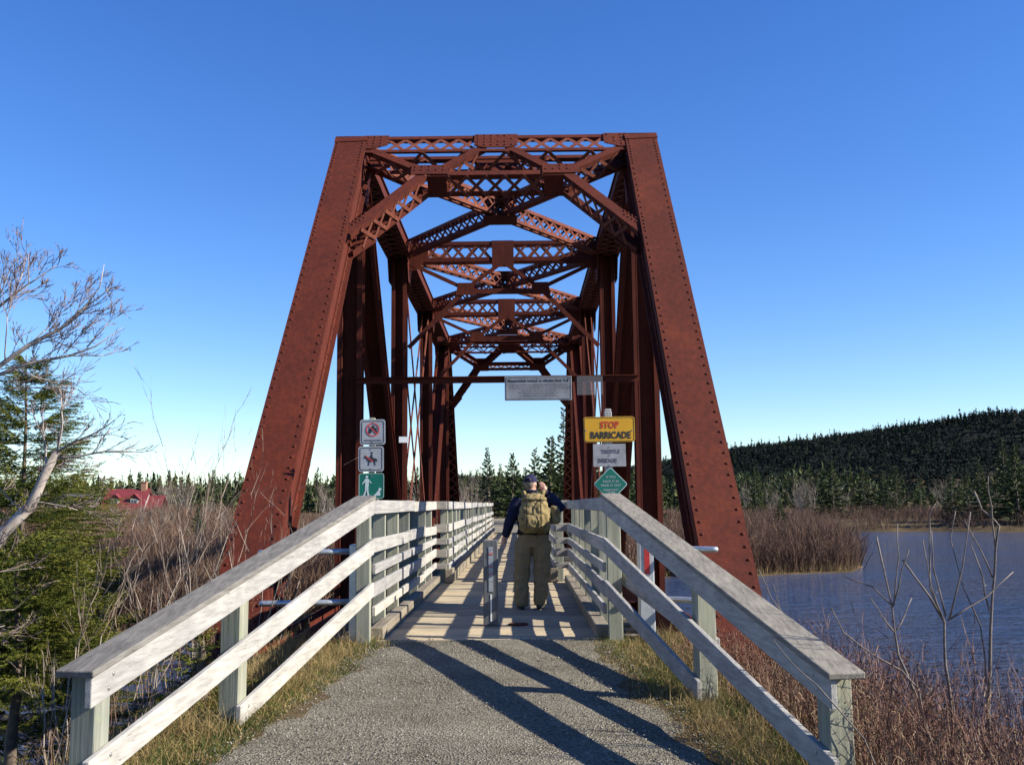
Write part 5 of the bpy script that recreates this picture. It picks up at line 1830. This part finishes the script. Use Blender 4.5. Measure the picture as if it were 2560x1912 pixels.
# ---- left foreground: spruces, pale bare tree, saplings
def near_spruce(loc, h, r_, nb, ntw, seed, needles, label, lean=0.0, droop=10, lo=0.05, power=0.85):
    v, f, t = spruce_crown(h, r_, nb, ntw, seed, needles, droop, lo, 0.05, power)
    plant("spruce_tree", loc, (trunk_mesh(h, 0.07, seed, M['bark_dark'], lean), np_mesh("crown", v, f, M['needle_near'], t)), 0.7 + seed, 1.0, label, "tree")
near_spruce((-3.98, 8.8, gz(-3.98, 8.8) - 0.05), 2.55, 1.02, 130, 42, 3, 150, "bushy bright green young spruce left of the white railing", 0, 10, 0.50, 0.45)
near_spruce((-5.65, 12.2, -2.2), 5.45, 1.7, 190, 60, 8, 150, "tall shaded spruce behind the bare branches at the left edge", 0.02, 8, 0.12, 0.62)
near_spruce((-2.0, 7.6, gz(-2.0, 7.6) - 0.02), 0.55, 0.36, 34, 14, 12, 150, "tiny spruce seedling poking through the white railing boards", 0, 5, 0.02, 0.6)

T = Tree(500)
base = (-3.7, 6.6, gz(-3.7, 6.6) - 0.1)
T.limb([base, (-3.55, 6.5, 0.0), (-3.2, 6.2, 0.55), (-2.95, 6.05, 0.9), (-2.71, 6, 1.22), (-2.55, 6, 1.38), (-2.48, 6, 1.55), (-2.41, 6, 1.70)], 0.055, 0.022, 8)
T.limb([(-3.55, 6.5, 0.0), (-3.5, 6.45, 0.9), (-3.3, 6.3, 1.7), (-2.83, 6, 2.19), (-2.61, 6, 2.35), (-2.42, 6, 2.45), (-2.27, 6, 2.59), (-2.19, 6, 2.71), (-2.17, 6, 2.85)], 0.026, 0.0012, 6)
T.limb([(-3.3, 6.3, 1.7), (-3.05, 6.1, 2.1), (-2.66, 6.1, 2.25), (-2.41, 6.12, 2.30), (-2.27, 6.15, 2.36), (-2.10, 6.15, 2.48)], 0.018, 0.0012, 5)
T.limb([(-3.5, 6.45, 0.9), (-3.4, 6.4, 1.9), (-3.1, 6.2, 2.45), (-2.85, 6.1, 2.62), (-2.63, 6, 2.73), (-2.64, 6, 2.91)], 0.024, 0.0012, 5)
gg = T.g
for p, d, L in (((-2.41, 6, 1.70), (0.7, 0.1, 0.45), 0.42), ((-2.41, 6, 1.68), (0.3, -0.2, 0.8), 0.40), ((-2.43, 6, 1.66), (0.9, 0.3, 0.12), 0.45), ((-2.46, 6, 1.6), (-0.4, 0.3, 0.8), 0.35),
                ((-2.55, 6, 1.4), (0.8, 0.1, -0.1), 0.4), ((-2.6, 6, 1.34), (-0.5, 0.2, 0.5), 0.4), ((-2.42, 6, 2.45), (0.8, 0, 0.3), 0.34), ((-2.61, 6, 2.35), (0.5, 0.2, 0.7), 0.42), ((-2.61, 6, 2.35), (0.9, -0.2, 0.15), 0.45),
                ((-2.75, 6, 2.24), (0.3, -0.3, 0.8), 0.45), ((-2.27, 6, 2.59), (0.8, 0.2, 0.3), 0.26), ((-2.63, 6, 2.73), (0.7, 0.1, 0.5), 0.30), ((-2.75, 6.05, 2.66), (0.2, 0.2, 0.9), 0.40), ((-2.9, 6.1, 2.58), (0.4, -0.2, 0.8), 0.45),
                ((-2.41, 6.1, 2.3), (0.7, 0.2, -0.1), 0.3), ((-2.3, 6.1, 2.35), (0.5, 0, 0.5), 0.3), ((-2.7, 6.1, 2.2), (0.8, 0.2, -0.25), 0.5), ((-3.0, 6.15, 2.1), (0.8, 0.1, -0.05), 0.6),
                ((-2.95, 6.1, 0.95), (0.8, 0.2, 0.2), 0.5), ((-3.05, 6.1, 0.8), (0.7, -0.2, -0.1), 0.55), ((-3.2, 6.2, 0.6), (0.9, 0.1, 0.0), 0.6)):
    T.grow(p, d, L * 0.68, 0.0095 if p[2] < 1.75 and p[2] > 1.55 else 0.0055, 3, 0.05, 0.6, 3, 0.004)
limbs = [[(-3.3, 6.3, 1.7), (-2.83, 6, 2.19), (-2.61, 6, 2.35), (-2.42, 6, 2.45), (-2.27, 6, 2.59)], [(-3.05, 6.1, 2.1), (-2.66, 6.1, 2.25), (-2.41, 6.12, 2.30)],
         [(-3.1, 6.2, 2.45), (-2.85, 6.1, 2.62), (-2.63, 6, 2.73)], [(-2.95, 6.05, 0.9), (-2.71, 6, 1.22), (-2.48, 6, 1.55), (-2.41, 6, 1.70)]]
for lm in limbs:
    for q in range(7):
        i_ = gg.randrange(len(lm) - 1)
        p = Vector(lm[i_]).lerp(Vector(lm[i_ + 1]), gg.random())
        T.grow(p, (gg.uniform(0.1, 0.9), gg.uniform(-0.5, 0.5), gg.uniform(-0.1, 0.9)), gg.uniform(0.13, 0.24), 0.004, 3, 0.06, 0.6, 3, 0.0045)
tm, cm = T.meshes(M['bark_birch'], M['twig_birch'], 0.0)
o = root("birch_tree", base, "pale leafless birch reaching in from the left picture edge", "tree")
for nm, me in (("trunk", tm), ("twigs", cm)):
    c = bpy.data.objects.new(nm, me); COL.objects.link(c); c.parent = o; c.location = -Vector(base)

rs_ = random.Random(17)
spots = [(-3.0, 8.6, 3.2, 0.16), (-2.75, 9.4, 2.9, 0.12), (-2.55, 8.2, 2.3, 0.10), (-2.35, 10.6, 2.3, 0.10), (-3.4, 10.0, 3.0, 0.1), (-2.9, 7.4, 2.2, 0.05), (-2.6, 11.4, 2.6, 0.1),
         (-2.2, 9.5, 1.9, 0.1), (-2.6, 6.6, 1.5, 0.05)]
for i, (x, y, h, ln) in enumerate(spots):
    T = Tree(600 + i)
    z0 = gz(x, y) - 0.1
    for q in range(2 + i % 2):
        T.grow((x + rs_.uniform(-.08, .08), y + rs_.uniform(-.08, .08), z0), (ln + rs_.uniform(-.12, .16), rs_.uniform(-.12, .12), 1), h * rs_.uniform(0.42, 0.6), 0.0075, 3, 0.22, 0.5, 2, 0.0042)
    tm, cm = T.meshes(M['bark_grey'], M['twig_grey'])
    o = root("bare_sapling", (x, y, z0), "thin leafless sapling on the bank behind the left railing", "shrub", "saplings behind the left railing")
    for nm, me in (("stem", tm), ("twigs", cm)):
        if me is None: continue
        c = bpy.data.objects.new(nm, me); COL.objects.link(c); c.parent = o; c.location = -Vector((x, y, z0))

# ------------------------------------------------------------------ the walker
PX, PY = 0.53, 13.3
PB = Vector((PX, PY, 0.0))
person = root("person", tuple(PB), "person in navy jacket, cap and khaki trousers walking away, right hand raised", "person")

def ell_loft(mb, secs, n=18):
    """secs: (cx, cy, cz, rx, ry) horizontal rounded sections"""
    rings = []
    for cx, cy, cz, rx, ry in secs:
        rings.append([(PX + cx + rx * math.copysign(abs(math.cos(a)) ** 0.85, math.cos(a)), PY + cy + ry * math.copysign(abs(math.sin(a)) ** 0.85, math.sin(a)), cz)
                      for a in (2 * math.pi * k / n for k in range(n))])
    k = len(rings)
    fs_ = [(i * n + j, i * n + (j + 1) % n, (i + 1) * n + (j + 1) % n, (i + 1) * n + j) for i in range(k - 1) for j in range(n)]
    fs_ += [tuple(range(n - 1, -1, -1)), tuple(range((k - 1) * n, k * n))]
    mb.add([p for r_ in rings for p in r_], fs_)

def tub(mb, pts, radii, n=12):
    mb.tube([PB + Vector(p) for p in pts], radii, n)

def ball(mb, c, r3, n=14):
    secs = []
    for i in range(1, n):
        a = math.pi * i / n
        secs.append((c[0], c[1], c[2] - r3[2] * math.cos(a), r3[0] * math.sin(a), r3[1] * math.sin(a)))
    rings = [[(PX + s[0] + s[3] * math.cos(6.2832 * k / n), PY + s[1] + s[4] * math.sin(6.2832 * k / n), s[2]) for k in range(n)] for s in secs]
    fs_ = [(i * n + j, i * n + (j + 1) % n, (i + 1) * n + (j + 1) % n, (i + 1) * n + j) for i in range(len(rings) - 1) for j in range(n)]
    fs_ += [tuple(range(n - 1, -1, -1)), tuple(range((len(rings) - 1) * n, len(rings) * n))]
    mb.add([p for r_ in rings for p in r_], fs_)

def organic(mb, name, mat, parent, voxel, smooth_it=4, fold=0.0, fold_size=0.12, loc=None):
    o = mb.build(name, mat, parent, loc)
    md = o.modifiers.new("remesh", 'REMESH'); md.mode = 'VOXEL'; md.voxel_size = voxel; md.use_smooth_shade = True
    ms = o.modifiers.new("smooth", 'SMOOTH'); ms.factor = 0.5; ms.iterations = smooth_it
    if fold:
        tx = bpy.data.textures.new(name + "_folds", 'CLOUDS'); tx.noise_scale = fold_size; tx.noise_depth = 2
        dm = o.modifiers.new("folds", 'DISPLACE'); dm.texture = tx; dm.strength = fold; dm.mid_level = 0.5; dm.texture_coords = 'LOCAL'
    return o

def mat_cloth(name, col, var=0.2, scale=60, camo=None):
    m, nt, b = new_mat(name)
    co = obj_coord(nt)
    n1 = noise_node(nt, co, scale, 3)
    lo = tuple(c * (1 - var) for c in col); hi = tuple(c * (1 + var) for c in col)
    r1 = ramp_node(nt, n1.outputs[0], [(0.3, lo), (0.7, hi)])
    c = r1.outputs[0]
    if camo:
        n2 = noise_node(nt, co, 13, 3)
        f = ramp_node(nt, n2.outputs[0], [(0.50, (0, 0, 0)), (0.56, (0.75, 0.75, 0.75))])
        c = mix_node(nt, f.outputs[0], c, camo)
    nt.links.new(c, b.inputs["Base Color"])
    b.inputs["Roughness"].default_value = 0.9
    b.inputs["Specular IOR Level"].default_value = 0.15
    bump_node(nt, b, n1.outputs[0], 0.3, 0.003)
    return m
skin = mat_plain("skin", (0.44, 0.25, 0.185), 0.55, 0.08, 20)
navy = mat_cloth("navy_jacket", (0.014, 0.016, 0.040))
capm = mat_cloth("navy_cap", (0.018, 0.018, 0.052))
khaki = mat_cloth("khaki_trousers", (0.215, 0.165, 0.095), 0.18, 40)
black = mat_cloth("black_webbing", (0.012, 0.012, 0.014))
olive = mat_cloth("olive_pack", (0.235, 0.18, 0.085), 0.22, 50, (0.125, 0.095, 0.045))
hairm = mat_plain("grey_brown_hair", (0.16, 0.12, 0.09), 0.8, 0.3, 80)

# body: one continuous surface
HX, HY, HZ = -0.015, 0.02, 1.625
TURN = R(-24)                                   # head turned to its right
def hd(x, y, z):                                # head-local to person-local
    return (HX + x * math.cos(TURN) - y * math.sin(TURN), HY + x * math.sin(TURN) + y * math.cos(TURN), HZ + z)
mb = MB()
ball(mb, (HX, HY, HZ + 0.01), (0.078, 0.095, 0.115))
j = hd(0, 0.035, -0.06); ball(mb, j, (0.062, 0.066, 0.062))
tub(mb, [hd(0, 0.088, 0.01), hd(0, 0.112, -0.02), hd(0, 0.092, -0.038)], [0.010, 0.017, 0.012], 8)       # nose
for sg in (-1, 1):
    e_ = hd(sg * 0.080, -0.004, -0.008); ball(mb, e_, (0.011, 0.020, 0.032), 8)                        # ears
    e_ = hd(sg * 0.033, 0.084, 0.016); ball(mb, e_, (0.014, 0.010, 0.009), 8)                          # eyes
e_ = hd(0, 0.093, -0.066); ball(mb, e_, (0.026, 0.009, 0.009), 8)                                      # lips
tub(mb, [(-0.005, -0.005, 1.44), (-0.008, 0.0, 1.52), (-0.013, 0.012, 1.58)], [0.066, 0.058, 0.055])
ell_loft(mb, [(0.01, 0, 0.92, 0.17, 0.11), (0.01, 0, 1.05, 0.165, 0.115), (0.015, 0, 1.22, 0.18, 0.12), (0.02, 0, 1.38, 0.185, 0.105), (0.01, 0, 1.47, 0.10, 0.07)])
ARM_L = [(-0.165, 0, 1.43), (-0.235, -0.01, 1.30), (-0.285, -0.02, 1.16), (-0.33, 0.005, 1.02), (-0.365, 0.03, 0.925)]
ARM_R = [(0.205, 0, 1.44), (0.31, 0.0, 1.36), (0.40, 0.02, 1.27), (0.31, 0.05, 1.40), (0.19, 0.06, 1.515)]
tub(mb, ARM_L, [0.055, 0.05, 0.044, 0.038, 0.028])
tub(mb, ARM_R[:3], [0.055, 0.05, 0.045]); tub(mb, ARM_R[2:], [0.045, 0.038, 0.028])
for lx, kx, fx, ky in ((-0.095, -0.135, -0.150, 0.03), (0.105, 0.110, 0.095, 0.02)):
    tub(mb, [(lx, 0, 0.95), ((lx + kx) / 2, 0.01, 0.70), (kx, ky, 0.48), ((kx + fx) / 2, 0.0, 0.28), (fx, -0.01, 0.09)], [0.09, 0.075, 0.055, 0.052, 0.036])
# left hand hanging, fingers slightly curled
tub(mb, [(-0.365, 0.03, 0.93), (-0.374, 0.038, 0.885), (-0.378, 0.045, 0.845)], [0.027, 0.036, 0.030], 10)
for i, (dy, L) in enumerate(((-0.026, 0.066), (-0.008, 0.078), (0.011, 0.074), (0.029, 0.058))):
    a = (-0.379, 0.045 + dy, 0.852)
    tub(mb, [a, (-0.381, 0.047 + dy, 0.852 - L * 0.5), (-0.368, 0.052 + dy, 0.852 - L)], [0.0095, 0.009, 0.0075], 6)
tub(mb, [(-0.365, 0.065, 0.895), (-0.352, 0.088, 0.865), (-0.348, 0.092, 0.835)], [0.011, 0.010, 0.008], 6)
# right hand lifted to the cheek
tub(mb, [(0.19, 0.06, 1.51), (0.172, 0.058, 1.55), (0.155, 0.058, 1.588)], [0.030, 0.043, 0.036], 10)
for i, (dx, L) in enumerate(((-0.030, 0.060), (-0.011, 0.074), (0.009, 0.072), (0.028, 0.056))):
    a = (0.155 + dx, 0.058, 1.582)
    tub(mb, [a, (0.143 + dx, 0.062, 1.582 + L * 0.6), (0.122 + dx, 0.066, 1.582 + L * 0.95)], [0.0105, 0.010, 0.0085], 6)
tub(mb, [(0.142, 0.058, 1.54), (0.112, 0.060, 1.558), (0.100, 0.062, 1.583)], [0.012, 0.011, 0.009], 6)
organic(mb, "body", skin, person, 0.0075, 2)

# trousers
mb = MB()
ell_loft(mb, [(0.012, -0.01, 0.80, 0.205, 0.125), (0.012, -0.015, 0.88, 0.215, 0.14), (0.012, -0.01, 0.96, 0.20, 0.135), (0.012, -0.005, 1.02, 0.19, 0.13)])
tub(mb, [(-0.10, -0.01, 0.86), (-0.125, 0.0, 0.66), (-0.140, 0.02, 0.48), (-0.150, 0.0, 0.28), (-0.155, -0.015, 0.10), (-0.157, -0.015, 0.045)], [0.125, 0.115, 0.104, 0.096, 0.088, 0.086], 14)
tub(mb, [(0.12, -0.01, 0.86), (0.128, 0.0, 0.66), (0.122, 0.02, 0.48), (0.108, 0.0, 0.28), (0.098, -0.02, 0.11), (0.096, -0.02, 0.06)], [0.122, 0.115, 0.106, 0.096, 0.088, 0.086], 14)
organic(mb, "trousers", khaki, person, 0.010, 2, 0.05, 0.085)
# jacket
mb = MB()
ell_loft(mb, [(0.01, 0, 0.955, 0.205, 0.145), (0.01, 0, 1.06, 0.20, 0.145), (0.012, 0, 1.22, 0.208, 0.15), (0.018, 0, 1.36, 0.215, 0.135), (0.015, 0, 1.44, 0.165, 0.105), (0.0, 0, 1.50, 0.085, 0.08), (-0.005, 0.004, 1.545, 0.076, 0.074)])
tub(mb, ARM_L[:-1] + [(-0.358, 0.025, 0.945)], [0.085, 0.078, 0.070, 0.062, 0.054], 14)
tub(mb, ARM_R[:3], [0.085, 0.078, 0.072], 14); tub(mb, ARM_R[2:4] + [(0.205, 0.058, 1.495)], [0.072, 0.062, 0.050], 14)
organic(mb, "jacket", navy, person, 0.011, 3, 0.022, 0.09)
mb = MB()
ell_loft(mb, [(0.012, -0.004, 0.965, 0.214, 0.154), (0.012, -0.004, 1.005, 0.214, 0.154)])
mb.build("waist_belt", black, person, smooth=False)
# shoes
for fx, fy, rz in ((-0.157, 0.03, 0.12), (0.098, 0.02, -0.18)):
    mb = MB()
    c, s = math.cos(rz), math.sin(rz)
    rings = []
    for (yy, w, h) in ((-0.115, 0.032, 0.06), (-0.09, 0.043, 0.085), (-0.02, 0.044, 0.085), (0.06, 0.050, 0.060), (0.12, 0.046, 0.045), (0.155, 0.028, 0.03)):
        ring = []
        for a in range(12):
            q = 6.2832 * a / 12
            lx, lz = w * math.cos(q), max(0.001, h * 0.5 + h * 0.5 * math.sin(q))
            ring.append((PX + fx + lx * c - yy * s, PY + fy + lx * s + yy * c, lz + 0.001))
        rings.append(ring)
    n = 12
    fs_ = [(i * n + j_, i * n + (j_ + 1) % n, (i + 1) * n + (j_ + 1) % n, (i + 1) * n + j_) for i in range(5) for j_ in range(n)]
    fs_ += [tuple(range(n - 1, -1, -1)), tuple(range(5 * n, 6 * n))]
    mb.add([p for r_ in rings for p in r_], fs_)
    mb.build("shoe", mat_plain("dark_shoe", (0.03, 0.027, 0.025), 0.7, 0.2), person, smooth=True)
# hair below the cap
mb = MB()
ball(mb, (HX - 0.01, HY - 0.012, HZ + 0.005), (0.081, 0.090, 0.095))
hair = organic(mb, "hair", hairm, person, 0.012, 1)
# cap
mb = MB()
n = 20
rings = []
for i in range(8):
    a = (math.pi / 2) * i / 7
    rings.append([hd(0.094 * math.cos(a) * math.cos(6.2832 * k / n), -0.004 + 0.108 * math.cos(a) * math.sin(6.2832 * k / n), 0.025 + 0.105 * math.sin(a)) for k in range(n)])
rings[-1] = [hd(0.004 * math.cos(6.2832 * k / n), 0.004 * math.sin(6.2832 * k / n), 0.131) for k in range(n)]
fs_ = [(i * n + j_, i * n + (j_ + 1) % n, (i + 1) * n + (j_ + 1) % n, (i + 1) * n + j_) for i in range(7) for j_ in range(n)]
fs_.append(tuple(range(7 * n, 8 * n)))
mb.add([PB + Vector(p) for r_ in rings for p in r_], fs_)
brim = []
for k in range(9):
    a = R(20 + 140 * k / 8)
    brim.append((hd(0.092 * math.cos(a), 0.100 * math.sin(a), 0.030), hd(0.098 * math.cos(a), 0.10 + 0.085 * math.sin(a), 0.018)))
vs_ = [PB + Vector(p) for q in brim for p in q]
vs_ += [p + Vector((0, 0, 0.006)) for p in vs_]
m_ = len(brim) * 2
fs_ = []
for k in range(8):
    a = 2 * k
    fs_ += [(a, a + 2, a + 3, a + 1), (m_ + a, m_ + a + 1, m_ + a + 3, m_ + a + 2), (a + 1, a + 3, m_ + a + 3, m_ + a + 1), (a, m_ + a, m_ + a + 2, a + 2)]
mb.add(vs_, fs_)
cap = mb.build("cap", capm, person, smooth=True)
mb = MB()
mb.tube([PB + Vector(hd(0.06 * math.sin(q), -0.004 - 0.1115 * math.cos(q * 0.9), 0.040)) for q in (-0.55, -0.25, 0.0, 0.25, 0.55)], 0.006, 6)
mb.build("cap_strap", black, cap, smooth=True)
mb = MB()
mb.tube([PB + Vector(hd(0.048 * math.cos(q), -0.1085 + 0.012 * math.sin(q), 0.046 + 0.034 * math.sin(q))) for q in (0.0, 0.5, 1.05, 1.57, 2.1, 2.64, 3.14)], 0.0045, 6)
mb.build("cap_opening_trim", hairm, cap, smooth=True)

# backpack
pack = root("backpack", (PX + 0.03, PY - 0.24, 0.98), "bulky olive khaki backpack on the walker's back", "backpack")
mb = MB()
def pk(cx, cy, cz, rx, ry): return (cx, cy, cz, rx, ry)
ell_loft(mb, [pk(0.035, -0.225, 0.985, 0.13, 0.07), pk(0.035, -0.24, 1.02, 0.195, 0.11), pk(0.035, -0.25, 1.14, 0.215, 0.125), pk(0.035, -0.25, 1.27, 0.20, 0.12), pk(0.03, -0.235, 1.38, 0.165, 0.10), pk(0.025, -0.215, 1.445, 0.125, 0.075), pk(0.02, -0.20, 1.475, 0.07, 0.04)])
organic(mb, "main_bag", olive, pack, 0.011, 3, 0.045, 0.075)
mb = MB()
ell_loft(mb, [pk(0.02, -0.375, 1.03, 0.11, 0.025), pk(0.02, -0.385, 1.06, 0.13, 0.045), pk(0.02, -0.388, 1.16, 0.13, 0.045), pk(0.02, -0.37, 1.22, 0.115, 0.03)])
organic(mb, "front_pocket", olive, pack, 0.010, 3, 0.03, 0.06)
mb = MB()
ell_loft(mb, [pk(0.285, -0.22, 1.10, 0.045, 0.06), pk(0.30, -0.22, 1.13, 0.065, 0.08), pk(0.31, -0.21, 1.25, 0.062, 0.08), pk(0.285, -0.20, 1.33, 0.045, 0.06)])
organic(mb, "side_pouch", olive, pack, 0.010, 3, 0.03, 0.06)
mb = MB()
ell_loft(mb, [pk(0.025, -0.235, 1.405, 0.16, 0.105), pk(0.025, -0.235, 1.43, 0.165, 0.11), pk(0.022, -0.225, 1.475, 0.125, 0.085), pk(0.02, -0.215, 1.495, 0.07, 0.05)])
organic(mb, "top_flap", olive, pack, 0.010, 3, 0.03, 0.06)
for sg, x0 in ((-1, -0.085), (1, 0.135)):
    mb = MB()
    mb.tube([PB + Vector(p) for p in ((x0, -0.19, 1.44), (x0 + sg * 0.012, -0.11, 1.505), (x0 + sg * 0.02, -0.02, 1.52), (x0 + sg * 0.03, 0.09, 1.45), (x0 + sg * 0.03, 0.155, 1.30), (x0 + sg * 0.05, 0.13, 1.12), (x0 + sg * 0.085, -0.02, 1.04), (x0 + sg * 0.07, -0.18, 1.04))], [0.020, 0.026, 0.027, 0.026, 0.022, 0.014, 0.012, 0.012], 8)
    mb.build("shoulder_strap", olive, pack, smooth=True)
for xx in (-0.07, 0.11):
    mb = MB()
    mb.tube([PB + Vector(p) for p in ((xx, -0.30, 1.46), (xx, -0.365, 1.38), (xx, -0.405, 1.27), (xx, -0.437, 1.18), (xx, -0.436, 1.06))], 0.007, 6)
    mb.build("compression_strap", black, pack, smooth=True)
mb = MB()
mb.tube([PB + Vector(p) for p in ((-0.02, -0.20, 1.485), (-0.01, -0.20, 1.525), (0.05, -0.20, 1.525), (0.06, -0.20, 1.485))], 0.009, 6)
mb.build("haul_loop", black, pack, smooth=True)

# ------------------------------------------------------------------ tidy up names of places: order alike things by their place
ORD = ["first", "second", "third", "fourth", "fifth", "sixth", "seventh", "eighth", "ninth", "tenth", "eleventh", "twelfth", "thirteenth", "fourteenth", "fifteenth",
       "sixteenth", "seventeenth", "eighteenth", "nineteenth", "twentieth"] + ["twenty-" + q for q in ("first", "second", "third", "fourth", "fifth", "sixth", "seventh", "eighth", "ninth")] + ["thirtieth"]
groups = {}
for o in COL.objects:
    if o.parent is None and "group" in o.keys() and "label" in o.keys():
        groups.setdefault((o["group"], o["label"]), []).append(o)
for (gname, lab), obs in groups.items():
    if len(obs) > 1:
        obs.sort(key=lambda q: (q.location.x - CAM_POS.x) / max(q.location.y, 0.5))
        for q, o_ in zip(ORD, obs):
            o_["label"] = lab + ", " + q + " from the left"
for o in COL.objects:
    if o.name.split('.')[0] == "twigs":
        o["kind"] = "stuff"
